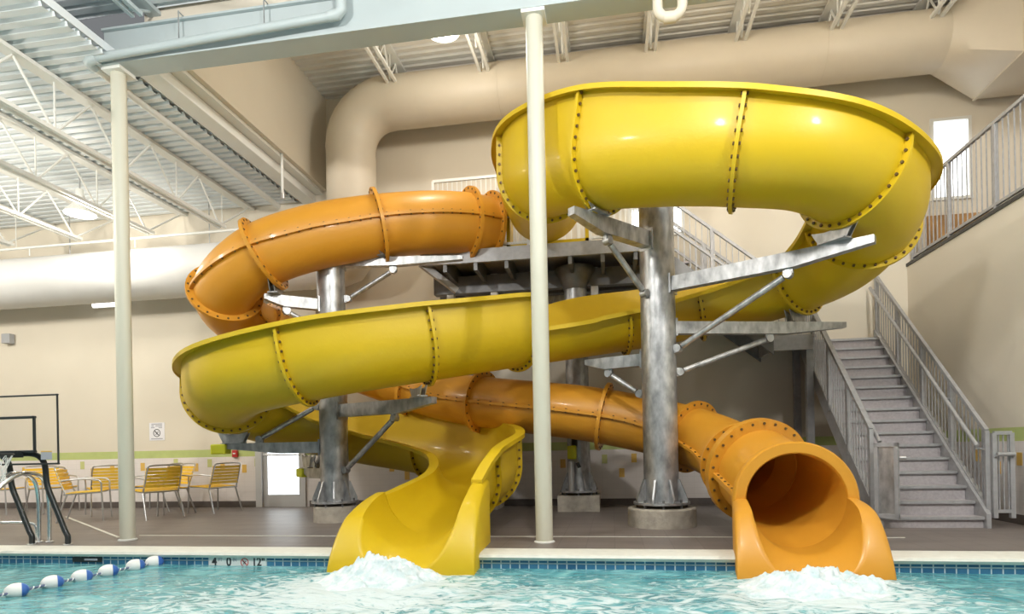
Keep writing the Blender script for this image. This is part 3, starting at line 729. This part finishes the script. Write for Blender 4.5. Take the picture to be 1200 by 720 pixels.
SX0, SX1 = 3.2, 4.31; N = 16; SY0, SZ = 8.05, .174; SR = .186
def stairs():
    t = thing('staircase', 'straight grey steel staircase climbing to the landing along the right wall', 'staircase', (3.75, SY0, 0))
    for k in range(N):
        y = SY0 + k * SR; z = SZ * (k + 1) - .04
        g = MB(); g.box((SX0, y, z - SZ if k else 0), (SX1, y + .02, z - .025), 'tread'); g.build('riser', t, smooth=False)
        g = MB(); g.box((SX0, y - .03, z - .03), (SX1, y + SR + .02, z), 'tread'); g.box((SX0, y - .034, z - .034), (SX1, y - .02, z + .002), 'stair_steel'); g.build('tread', t, smooth=False)
    for x in (SX0 - .03, SX1 + .03):
        g = MB(); ye = SY0 + N * SR; ze = N * SZ
        g.prism([(x - .025, SY0 - .06, 0), (x - .025, SY0 - .06, .17), (x - .025, ye, ze + .12), (x - .025, ye, ze - .2), (x - .025, SY0 + .22, 0)], (.05, 0, 0), 'stair_steel'); g.build('stringer', t, smooth=False)
    g = MB(); g.box((SX0 + .02, SY0 + 1.0, 0), (SX0 + .04, WY - .3, .02), 'stair_steel'); g.build('base_angle', t, smooth=False)
stairs()
def landing():
    t = thing('stair_landing', 'grey steel landing between the two stair flights', 'landing', (2.9, 10.6, 2.5))
    zt = N * SZ - .04
    g = MB(); g.box((2.5, 10.2, zt - .04), (3.17, WY, zt), 'tread'); g.box((3.17, SY0 + N * SR + .03, zt - .04), (SX1, WY, zt), 'tread'); g.build('floor_plate', t, smooth=False)
    g = MB(); g.box((2.5, 10.17, zt - .24), (3.1, 10.21, zt), 'stair_steel'); g.box((2.48, 10.2, zt - .24), (2.52, WY, zt), 'stair_steel'); g.build('edge_channel', t, smooth=False)
    for x, y in ((3.06, 10.24), (3.1, WY - .1)):
        g = MB(); g.box((x - .05, y - .05, 0), (x + .05, y + .05, zt - .04), 'stair_steel'); g.build('leg', t, smooth=False)
    # upper flight
    t = thing('upper_stair_flight', 'upper steel stair flight against the back wall, rising left to the platform', 'staircase', (2.5, 10.6, zt))
    n = 7; x0, x1 = 2.5, .75; rz = (4.22 - zt) / n; rx = (x0 - x1) / n
    for k in range(n - 1):
        x = x0 - k * rx; z = zt + rz * (k + 1)
        g = MB(); g.box((x - rx - .02, 10.2, z - .03), (x + .02, 11.0, z), 'tread'); g.build('tread', t, smooth=False)
    for y in (10.15, 11.0):
        g = MB(); g.prism([(x0 + .02, y, zt - .3), (x0 + .02, y, zt + .12), (x1, y, 4.22 + .1), (x1, y, 4.22 - .35)], (0, .045, 0), 'galv_dark'); g.build('stringer', t, smooth=False)
    guard('stair_railing', 'grey railing of the upper flight beside the thick column', (x0, 10.22, zt + .05), (x1, 10.22, 4.22), 1.0, step=.12, post=1.0, group='stair railings', mid=.55)
    guard('stair_railing', 'grey wall-side railing of the upper flight', (x0, 11.02, zt + .05), (x1, 11.02, 4.22), 1.0, step=.12, post=1.0, group='stair railings', mid=.55)
    guard('stair_railing', 'short grey railing on the front of the landing', (2.52, 10.23, zt), (3.12, 10.23, zt), 1.0, step=.1, post=.6, group='stair railings')
    y1 = SY0 + N * SR
    guard('stair_railing', 'grey picket railing on the left of the staircase behind the orange tube', (SX0 - .06, SY0 + .12, .22), (SX0 - .06, y1, zt + .06), .98, step=.12, post=.95, group='stair railings', hand=(.1, 0, .82))
    guard('stair_railing', 'grey picket railing on the wall side of the staircase', (SX1 + .06, SY0 + .02, .17), (SX1 + .06, y1, zt + .06), .98, step=.11, post=.95, group='stair railings', hand=(-.1, 0, .8))
    guard('stair_railing', 'short level railing at the foot of the stairs by the right wall', (SX1 + .115, SY0 - .02, .12), (SX1 + .3, SY0 - .02, .12), 1.0, step=.05, post=.185, group='stair railings', hand=(0, -.06, .75))
landing()
t = thing('stair_gate', 'grey panel gate hung at the left foot of the stairs', 'gate', (3.1, 7.95, .1))
g = MB(); a, b = V((3.12, 8.02, .03)), V((3.31, 7.84, .03))
def gq(f0, f1, z0, z1, w, m):
    p, q = a.lerp(b, f0), a.lerp(b, f1); g.beam(p + V((0, 0, (z0 + z1) / 2)), q + V((0, 0, (z0 + z1) / 2)), w, z1 - z0, m)
gq(0, .16, .1, 1.0, .045, 'stair_steel'); gq(.84, 1, .1, 1.0, .045, 'stair_steel'); gq(0, 1, .95, 1.0, .045, 'stair_steel'); gq(0, 1, .1, .15, .045, 'stair_steel')
g.build('gate_frame', t, smooth=False)
g = MB(); gq(.1, .9, .13, .97, .012, 'galv'); g.build('panel', t, smooth=False)
g = MB(); g.tube([b + V((.0, -.03, .82)), b + V((.06, -.05, .82))], .022, 'alum', 12); g.build('latch_knob', t)
guard('balcony_railing', 'grey picket railing along the balcony edge above the right wall', (WX + .05, 6.6, 4.0), (WX + .05, WY - .1, 4.0), 1.14, step=.115, post=1.15, group='balcony railings')

# ------------------------------------------------------------------ lamps
def lamp(lab, x, y, z, zc, power, col=(1, .93, .82), r=.22, body=True):
    t = thing('ceiling_lamp', lab, 'lamp', (x, y, z), 'ceiling lamps')
    g = MB(); g.lathe([(.07, z + .32), (.09, z + .2), (r, z + .05), (r + .02, z), (r - .01, z), (.08, z + .19)], (x, y, 0), 'steel_white', 28); g.build('reflector', t)
    g = MB(); g.lathe([(.01, z + .015), (r - .03, z + .02), (r - .03, z + .045), (.01, z + .05)], (x, y, 0), 'lamp_glow', 28); g.build('lens', t)
    g = MB(); g.tube([(x, y, z + .3), (x, y, zc)], .012, 'galv', 8); g.tube([(x, y, z + .32), (x, y, z + .42)], .06, 'steel_white', 12); g.build('hanger', t)
    l = bpy.data.lights.new('lamp_light', 'POINT'); l.shadow_soft_size = r * .8; l.energy = power; l.color = col
    o = bpy.data.objects.new('lamp_light', l); COL.objects.link(o); o.location = (x, y, z - .03) if False else (0, 0, -r); o.parent = t
lamp('glowing ceiling lamp high in the bay between two joists', -2.3, 8.6, 7.08, 7.85, 75)
lamp('added unseen ceiling lamp high in the bay above the yellow loop', 1.4, 7.55, 7.08, 7.85, 75)  # added to light the bay, kept out of view above the girder
lamp('added unseen ceiling lamp high in the bay above the staircase', 4.2, 7.55, 7.08, 7.85, 75)  # second added bay light, also hidden above the view
lamp('glowing ceiling lamp under the low left ceiling above the white duct', -8.9, 9.2, 5.2, 5.9, 75)
lamp('added unseen ceiling lamp under the low left ceiling near the pool edge', -8.9, 5.0, 5.2, 5.9, 340)  # added above the view to brighten the left hall
lamp('added unseen ceiling lamp under the low left ceiling at the far left', -12.6, 7.0, 5.2, 5.9, 320)  # extra lamp added out of view for a brighter left wall and ceiling
lamp('added unseen ceiling lamp over the pool left of the middle', -4, 2.5, 5.9, 6.6, 430, (1, .97, .92))  # added above the view as front light on the slides
lamp('added unseen ceiling lamp over the middle of the pool', 0, 2.5, 5.9, 6.6, 520, (1, .97, .92))  # unseen front light added over the pool
lamp('added unseen ceiling lamp over the pool at the right', 4, 2.5, 5.9, 6.6, 580, (1, .97, .92))  # added out of view, strongest so the slides light from the right

# ------------------------------------------------------------------ pool water, foam, splashes, lane rope
def water():
    x0, x1, y0, y1 = -13.0, 9.0, .6, PF
    xs = []; 
    nx, ny = 420, 200
    vs = []; fm = []
    cen = [(-2.15, 5.4, .8, .34), (1.66, 5.3, .8, .34), (-.6, 4.5, 1.7, .16), (-2.4, 4.5, 1.5, .22), (1.8, 4.5, 1.5, .2), (-.3, 3.6, 3.2, .07), (-3.6, 4.6, 1.3, .1)]
    for j in range(ny + 1):
        y = y1 - (y1 - y0) * (j / ny) ** 1.15
        for i in range(nx + 1):
            x = x0 + (x1 - x0) * i / nx
            a = 0
            for cx, cy, r, s in cen: a += s * math.exp(-((x - cx) ** 2 + (1.3 * (y - cy)) ** 2) / (r * r))
            n1 = noise.noise(V((x * 1.1, y * 1.6, 0))); n2 = noise.noise(V((x * 3.1, y * 4.2, 3))); n3 = noise.noise(V((x * 8, y * 9, 7)))
            am = .55 + 2.4 * min(a, .4)
            z = WZ + (n1 * .03 + n2 * .022 + n3 * .01) * am
            if y > PF - .15: z = WZ + (z - WZ) * (.3 + .7 * (PF - y) / .15)
            vs.append((x, y, z)); fm.append(min(a, .6))
    fs = [(j * (nx + 1) + i, j * (nx + 1) + i + 1, (j + 1) * (nx + 1) + i + 1, (j + 1) * (nx + 1) + i) for j in range(ny) for i in range(nx)]
    me = bpy.data.meshes.new('pool_water'); me.from_pydata(vs, [], fs); me.materials.append(MATS['water'])
    at = me.attributes.new('foam', 'FLOAT', 'POINT'); at.data.foreach_set('value', fm)
    me.shade_smooth(); me.update()
    if me.polygons[0].normal.z < 0: me.flip_normals()
    o = bpy.data.objects.new('pool_water', me); COL.objects.link(o); stuff(o, 'turquoise churning pool water in front of the slides', 'water')
    # splash mounds
    for cx, cy, rx_, ry_, h, lab in ((-2.2, 5.5, .55, .42, .2, 'white splash at the mouth of the yellow slide'), (1.66, 5.4, .62, .4, .17, 'white splash at the mouth of the orange slide')):
        vs = []; n = 130
        for j in range(n + 1):
            for i in range(n + 1):
                u, v = -1 + 2 * i / n, -1 + 2 * j / n; d = math.sqrt(u * u + v * v)
                x, y = cx + u * rx_ * 1.4, cy + v * ry_ * 1.4
                e = max(0, 1 - d) ** 1.2
                q = noise.fractal(V((x * 5, y * 5, 1.7)), .8, 2.1, 6); q2 = abs(noise.noise(V((x * 14, y * 14, 4)))); q3 = noise.noise(V((x * 38, y * 38, 9)))
                z = WZ - .05 + e * h * (1.15 + .7 * q + .3 * q2 + .1 * q3) + e * .04
                vs.append((x + .03 * q, y + .02 * q3, z))
        fs = [(j * (n + 1) + i, j * (n + 1) + i + 1, (j + 1) * (n + 1) + i + 1, (j + 1) * (n + 1) + i) for j in range(n) for i in range(n)]
        me = bpy.data.meshes.new('splash'); me.from_pydata(vs, [], fs); me.materials.append(MATS['foam']); me.shade_smooth()
        o = bpy.data.objects.new('splash', me); COL.objects.link(o); stuff(o, lab, 'splash')
water()
def lane_rope():
    pts = [(-5.2, 4.35), (-5.17, 4.62), (-5.15, 4.95), (-5.1, 5.22), (-5.05, 5.48), (-5.0, 5.78), (-4.93, 6.02)]
    t = thing('lane_rope', 'dark twisted rope floating between the buoys at the left', 'rope', (-5.1, 5.2, WZ))
    g = MB(); g.tube([(x, y, WZ + .03) for x, y in pts], .012, 'rope', 8); g.build('cord', t)
    g = MB(); sp = []
    for k in range(241):
        f = k / 240 * 5.999; i = int(f); p = V((*pts[i], WZ + .03)).lerp(V((*pts[i + 1], WZ + .03)), f - i); a = k * .9
        sp.append(p + V((math.cos(a) * .011, 0, math.sin(a) * .011)))
    g.tube(sp, .006, 'white_plastic', 6); g.build('strand', t)
    names = ['nearest the camera', 'second nearest', 'third nearest', 'fourth nearest', 'fifth nearest', 'farthest, by the pool wall']
    for k in range(6):
        p = V((*pts[k + 0], 0)).lerp(V((*pts[k + 1], 0)), .97 if k < 5 else .8); d = (V((*pts[k + 1], 0)) - V((*pts[k], 0))).normalized(); p.z = WZ + .04
        b = thing('float_buoy', 'white and blue rope float at the left, %s' % names[k], 'buoy', p, 'rope floats')
        dd = (d + V((.8, .1, 0))).normalized()
        def blob(a0, a1, m, nm):
            g = MB(); n = 20; r = .068; L = .09
            rings = []
            for j in range(9):
                a = a0 + (a1 - a0) * j / 8; c = p + dd * L * -math.cos(a); rr = max(.004, r * math.sin(a)); s = V((-dd.y, dd.x, 0))
                rings.append([c + (s * math.cos(2 * PI * q / n) + V((0, 0, 1)) * math.sin(2 * PI * q / n)) * rr for q in range(n)])
            g.loft(rings, m); return g.build(nm, b)
        blob(.05, 1.95, 'white_plastic', 'shell'); o = blob(1.95, 3.09, 'blue_plastic', 'end_band'); o['label'] = 'blue end of the float'
lane_rope()

# ------------------------------------------------------------------ text helper
def text_obj(body, size, loc, parent, m, name='lettering', align='CENTER', rot=(PI / 2, 0, 0), sx=1):
    cu = bpy.data.curves.new('txt', 'FONT'); cu.body = body; cu.size = size; cu.align_x = align; cu.align_y = 'CENTER'; cu.extrude = .0008; cu.offset = size * .03
    ob = bpy.data.objects.new('txt', cu); COL.objects.link(ob); bpy.context.view_layer.update()
    dg = bpy.context.evaluated_depsgraph_get(); me = bpy.data.meshes.new_from_object(ob.evaluated_get(dg)); bpy.data.objects.remove(ob)
    me.materials.clear(); me.materials.append(MATS[m])
    o = bpy.data.objects.new(name, me); COL.objects.link(o); o.rotation_euler = rot; o.scale = (sx, 1, 1)
    off = V((0, 0, 0))
    if parent is not None: o.parent = parent; off = parent.location
    o.location = V(loc) - off
    return o
def ring_sign(g, c, r, w, m, slash=True):
    n = 28; y = c[1]
    for k in range(n):
        a, b = 2 * PI * k / n, 2 * PI * (k + 1) / n
        g.prism([(c[0] + math.cos(q) * s, y, c[2] + math.sin(q) * s) for q, s in ((a, r), (b, r), (b, r - w), (a, r - w))], (0, -.002, 0), m)
    if slash: g.beam((c[0] - r * .68, y - .001, c[2] + r * .68), (c[0] + r * .68, y - .001, c[2] - r * .68), .003, w * .9, m)
def diver(g, c, r, m):
    x, y, z = c
    g.beam((x - r * .45, y - .0015, z + r * .35), (x + r * .1, y - .0015, z - r * .1), .003, r * .2, m)
    g.beam((x - r * .05, y - .0015, z + .0), (x + r * .45, y - .0015, z + r * .3), .003, r * .13, m)
    g.beam((x + r * .05, y - .0015, z - r * .05), (x - r * .35, y - .0015, z - r * .42), .003, r * .13, m)
    g.prism([(x + r * (.2 + .14 * math.cos(2 * PI * k / 10)), y - .003, z + r * (-.28 + .14 * math.sin(2 * PI * k / 10))) for k in range(10)], (0, .002, 0), m)
t = thing('depth_marker', 'white depth marker tiles on the pool edge reading 4 FT 0 IN and 12"', 'marker', (-4.0, PF - .006, -.1))
mx0, mx1 = -4.34, -3.67
g = MB(); g.box((mx0, PF - .008, -.16), (mx1, PF, -.062), 'white_plastic'); g.build('tile_plate', t, smooth=False)
yy = PF - .0085
text_obj('4', .135, (-4.27, yy, -.108), t, 'ink', sx=.85); text_obj('FT', .055, (-4.2, yy, -.084), t, 'ink_grey', sx=.8)
text_obj('0', .135, (-4.1, yy, -.108), t, 'ink', sx=.85); text_obj('IN', .055, (-4.03, yy, -.084), t, 'ink_grey', sx=.8)
text_obj('12"', .13, (-3.755, yy, -.108), t, 'ink', sx=.85)
g = MB(); ring_sign(g, (-3.915, yy, -.11), .047, .009, 'ink_red'); diver(g, (-3.915, yy - .001, -.11), .047, 'ink'); o = g.build('no_diving_symbol', t, smooth=False); o['label'] = 'red ring with a crossed-out diver'
t = thing('pool_skimmer', 'dark skimmer opening in the blue tile band at the left', 'skimmer', (-5.8, PF, -.12))
g = MB(); g.box((-6.02, PF - .012, -.125), (-5.65, PF, -.07), 'black_metal'); g.build('opening', t, smooth=False)
g = MB(); g.box((-5.86, PF - .02, -.105), (-5.7, PF - .01, -.085), 'ink_grey'); g.build('weir_flap', t, smooth=False)
t = thing('safety_sign', 'small white wall sign with a crossed-out diver above the green band', 'sign', (-9.1, WY, 1.36))
g = MB(); g.box((-9.28, WY - .008, 1.36), (-8.94, WY, 1.72), 'sign_white'); g.build('plate', t, smooth=False)
g = MB(); ring_sign(g, (-9.11, WY - .009, 1.51), .08, .013, 'ink'); diver(g, (-9.11, WY - .01, 1.51), .08, 'ink'); g.build('no_diving_symbol', t, smooth=False)
g = MB()
for z, a, b in ((1.69, -.12, .12), (1.655, -.12, -.07), (1.655, -.03, .12), (1.62, -.13, -.05), (1.62, .04, .12), (1.395, -.13, .13)): g.box((-9.11 + a, WY - .0095, z - .01), (-9.11 + b, WY - .008, z + .01), 'ink_grey')
g.build('blurred_text', t, smooth=False)

# ------------------------------------------------------------------ small wall things
t = thing('fire_alarm', 'small red fire alarm pull box on the green band', 'alarm', (-7.36, WY, 1.0))
g = MB(); g.box((-7.43, WY - .06, .99), (-7.32, WY, 1.13), 'red'); g.build('housing', t, smooth=False, bevel=.01)
g = MB(); g.box((-7.4, WY - .07, 1.05), (-7.35, WY - .055, 1.075), 'white_plastic'); g.build('pull_handle', t, smooth=False)
t = thing('wall_speaker', 'small grey box on the wall at the far left under the white duct', 'speaker', (-12.5, WY, 3.55))
g = MB(); g.box((-12.6, WY - .14, 3.47), (-12.4, WY - .02, 3.67), 'grey_box'); g.build('housing', t, smooth=False, bevel=.01)
g = MB(); g.box((-12.53, WY - .03, 3.53), (-12.47, WY, 3.6), 'galv_dark'); g.build('mount', t, smooth=False)
t = thing('strip_light', 'short white strip light on the wall below the white duct', 'light', (-10.2, WY, 4.15))
g = MB(); g.box((-10.5, WY - .06, 4.1), (-9.65, WY, 4.24), 'white_plastic'); g.build('housing', t, smooth=False)
g = MB(); g.box((-10.47, WY - .1, 4.12), (-9.68, WY - .06, 4.22), 'tube_glow'); g.build('diffuser', t, smooth=False, bevel=.02)

# ------------------------------------------------------------------ pool basketball hoop and ladder rails
def hoop():
    t = thing('pool_basketball_hoop', 'clear basketball backboard on curved black legs at the left pool edge', 'hoop', (-6.9, 6.5, 0))
    by = 6.35; x1 = -6.5; x0 = -7.65; z0, z1 = .98, 1.8
    x0 = x1 - 1.25
    gl = bpy.data.materials.new('acrylic'); gl.use_nodes = True; b = gl.node_tree.nodes['Principled BSDF']
    b.inputs['Base Color'].default_value = (.97, .98, .98, 1); b.inputs['Transmission Weight'].default_value = 1; b.inputs['Roughness'].default_value = .02; b.inputs['IOR'].default_value = 1.02
    MATS['acrylic'] = gl
    g = MB(); g.box((x0, by, z0), (x1, by + .012, z1), 'acrylic'); g.build('backboard', t, smooth=False)
    def rect(a, b_, c, d, w, m, nm, y):
        g = MB()
        for p, q in (((a, c), (b_, c)), ((b_, c), (b_, d)), ((b_, d), (a, d)), ((a, d), (a, c))): g.beam((p[0], y, p[1]), (q[0], y, q[1]), .016, w, m, upv=(0, 1, 0)) if False else g.tube([(p[0], y, p[1]), (q[0], y, q[1])], w / 2, m, 8)
        for p in ((a, c), (b_, c), (b_, d), (a, d)): g.tube([(p[0], y - w / 2, p[1]), (p[0], y + w / 2, p[1])], w / 2, m, 8)
        g.build(nm, t)
    rect(x0, x1, z0, z1, .022, 'black_metal', 'border', by - .004)
    mx = (x0 + x1) / 2
    rect(mx - .17 - .05, mx + .31, 1.13, 1.54, .034, 'black_metal', 'target_square', by - .012)
    g = MB(); g.box((x1 - .24, by - .004, 1.03), (x1 - .09, by, 1.12), 'ink_grey'); g.box((x1 - .24, by - .005, 1.12), (x1 - .09, by, 1.135), 'accent_yellow'); g.build('sticker', t, smooth=False)
    hx = mx + .04
    g = MB(); g.tube([V((hx, by - .3, 1.1)) + V((math.cos(a) * .2, math.sin(a) * .2, 0)) for a in [2 * PI * k / 24 for k in range(25)]], .012, 'black_metal', 8, cap=False); g.box((hx - .1, by - .12, 1.06), (hx + .1, by, 1.14), 'black_metal'); g.build('rim', t)
    g = MB()
    for k in range(12):
        for s in (1, -1):
            a = 2 * PI * k / 12; a2 = a + s * .5
            g.tube([V((hx + math.cos(a) * .2, by - .3 + math.sin(a) * .2, 1.1)), V((hx + math.cos(a2) * .13, by - .3 + math.sin(a2) * .13, .92)), V((hx + math.cos(a) * .12, by - .3 + math.sin(a) * .12, .78))], .004, 'white_plastic', 5)
    g.build('net', t)
    for x, base in ((hx - .12, -7.0), (hx + .32, -6.5)):
        g = MB(); q = base - .28; pts = [(q - .38, by + .04, 1.1), (q - .14, by + .05, 1.1), (q - .04, by + .07, 1.05), (q - .005, by + .09, .95), (q + .01, by + .1, .72), (q + .1, by + .1, .5), (q + .24, by + .1, .18), (base, by + .1, .1), (base, by + .1, 0)]
        sm = catmull([list(p) for p in pts], 5); g.tube(sm, .032, 'black_metal', 14); g.build('leg', t)
        g = MB(); g.lathe([(.055, 0), (.055, .012), (.035, .02)], (base, by + .1, 0), 'chrome', 18); g.build('foot_flange', t)
hoop()
def ladder(x, lab):
    t = thing('ladder_rail', lab, 'handrail', (x, 6.6, 0), 'pool ladder rails')
    pts = [(x, 6.62, 0), (x, 6.62, .55), (x, 6.56, .78), (x - .03, 6.42, .87), (x - .06, 6.2, .82), (x - .12, 5.95, .55), (x - .14, 5.88, .2), (x - .14, 5.86, -.5)]
    g = MB(); g.tube(catmull([list(p) for p in pts], 6), .024, 'chrome', 14); g.build('rail', t)
    g = MB(); g.lathe([(.05, 0), (.05, .012), (.03, .025)], (x, 6.62, 0), 'chrome', 18); g.build('escutcheon', t)
ladder(-7.08, 'chrome pool ladder rail nearest the left edge'); ladder(-6.93, 'chrome pool ladder rail beside the black hoop leg')
t = thing('grab_rail', 'low curved chrome grab rail at the far left pool edge', 'handrail', (-7.3, 6.7, 0))
g = MB(); g.tube(catmull([[-7.25, 6.75, 0], [-7.25, 6.75, .14], [-7.3, 6.75, .21], [-7.5, 6.75, .23], [-7.9, 6.75, .23]], 5), .02, 'chrome', 12); g.build('rail', t)
g = MB(); g.lathe([(.045, 0), (.045, .012), (.03, .02)], (-7.25, 6.75, 0), 'chrome', 16); g.build('escutcheon', t)

# ------------------------------------------------------------------ chairs
def chair():
    t = thing('strap_armchair', '', 'chair', (0, 0, 0), 'yellow strap chairs')
    w = .27
    def crv(p): return catmull([list(q) for q in p], 5)
    g = MB(); g.tube(crv([(-w, .2, .42), (-w, .26, .58), (-w + .01, .32, .78), (-w + .07, .345, .83), (w - .07, .345, .83), (w - .01, .32, .78), (w, .26, .58), (w, .2, .42)]), .0125, 'alum', 8); g.build('back_frame', t)
    g = MB()
    g.tube([(-w, .22, .42), (-w, -.24, .44), (w, -.24, .44), (w, .22, .42), (-w, .22, .42)], .0125, 'alum', 8); g.build('seat_frame', t)
    for s in (-1, 1):
        g = MB(); g.tube(crv([(s * w, .27, .62), (s * (w + .03), .1, .645), (s * (w + .03), -.15, .64), (s * (w + .03), -.25, .6), (s * (w + .02), -.26, .45), (s * (w + .03), -.28, 0)]), .0125, 'alum', 8); g.build('leg', t)
        g = MB(); g.tube(crv([(s * w, .18, .44), (s * (w + .01), .25, .22), (s * (w + .02), .32, 0)]), .0125, 'alum', 8); g.build('leg', t)
    g = MB()
    for k in range(7):
        y = .17 - k * .066; g.beam((-w - .014, y, .437 + .003 * k), (w + .014, y, .437 + .003 * k), .055, .012, 'strap')
    g.build('seat', t, smooth=False)
    g = MB()
    for k in range(6):
        z = .51 + k * .052; y = .235 + (z - .5) * .28; g.beam((-w - .012, y, z), (w + .012, y, z), .012, .044, 'strap')
    g.build('backrest', t, smooth=False)
    return t
def copy_tree(o, parent=None):
    c = o.copy(); COL.objects.link(c)
    if parent is not None: c.parent = parent
    for ch in o.children: copy_tree(ch, c)
    return c
proto = chair()
CH = [(-7.24, 10.27, 140, 'yellow strap armchair alone nearest the glass door'), (-7.68, 9.3, 152, 'yellow strap armchair just right of the left post, its back to the camera'), (-7.95, 9.98, 70, 'yellow strap armchair half hidden behind the one right of the post, facing left'),
      (-8.7, 9.0, -78, 'yellow strap armchair left of the post in side view, facing right'), (-9.15, 9.95, 172, 'yellow strap armchair left of the post, behind the one in side view'), (-10.75, 10.35, -28, 'yellow strap armchair behind the black hoop leg'),
      (-11.5, 9.95, -60, 'yellow strap armchair at the left picture edge'), (-8.6, 10.5, 115, 'yellow strap armchair mostly hidden, farthest back behind the one right of the post')]
first = True
for x, y, a, lab in CH:
    o = proto if first else copy_tree(proto); first = False
    o.location = (x, y, 0); o.rotation_euler = (0, 0, math.radians(-a) + math.atan2(-x, y)); o.scale = (1.07,) * 3; o['label'] = lab
    # chair faces -Y at angle 0

# ------------------------------------------------------------------ world and view
w = bpy.data.worlds.new('daylight'); S.world = w; w.use_nodes = True
bg = w.node_tree.nodes['Background']; bg.inputs['Color'].default_value = (.93, .97, 1, 1); bg.inputs['Strength'].default_value = .2
S.view_settings.view_transform = 'Standard'; S.view_settings.look = 'None'; S.view_settings.gamma = 1; S.view_settings.use_curve_mapping = False
S.view_settings.exposure = 0.08
S.cycles.max_bounces = 6; S.cycles.diffuse_bounces = 4; S.cycles.glossy_bounces = 3; S.cycles.transmission_bounces = 4; S.cycles.use_denoising = True
S.cycles.sample_clamp_indirect = 6
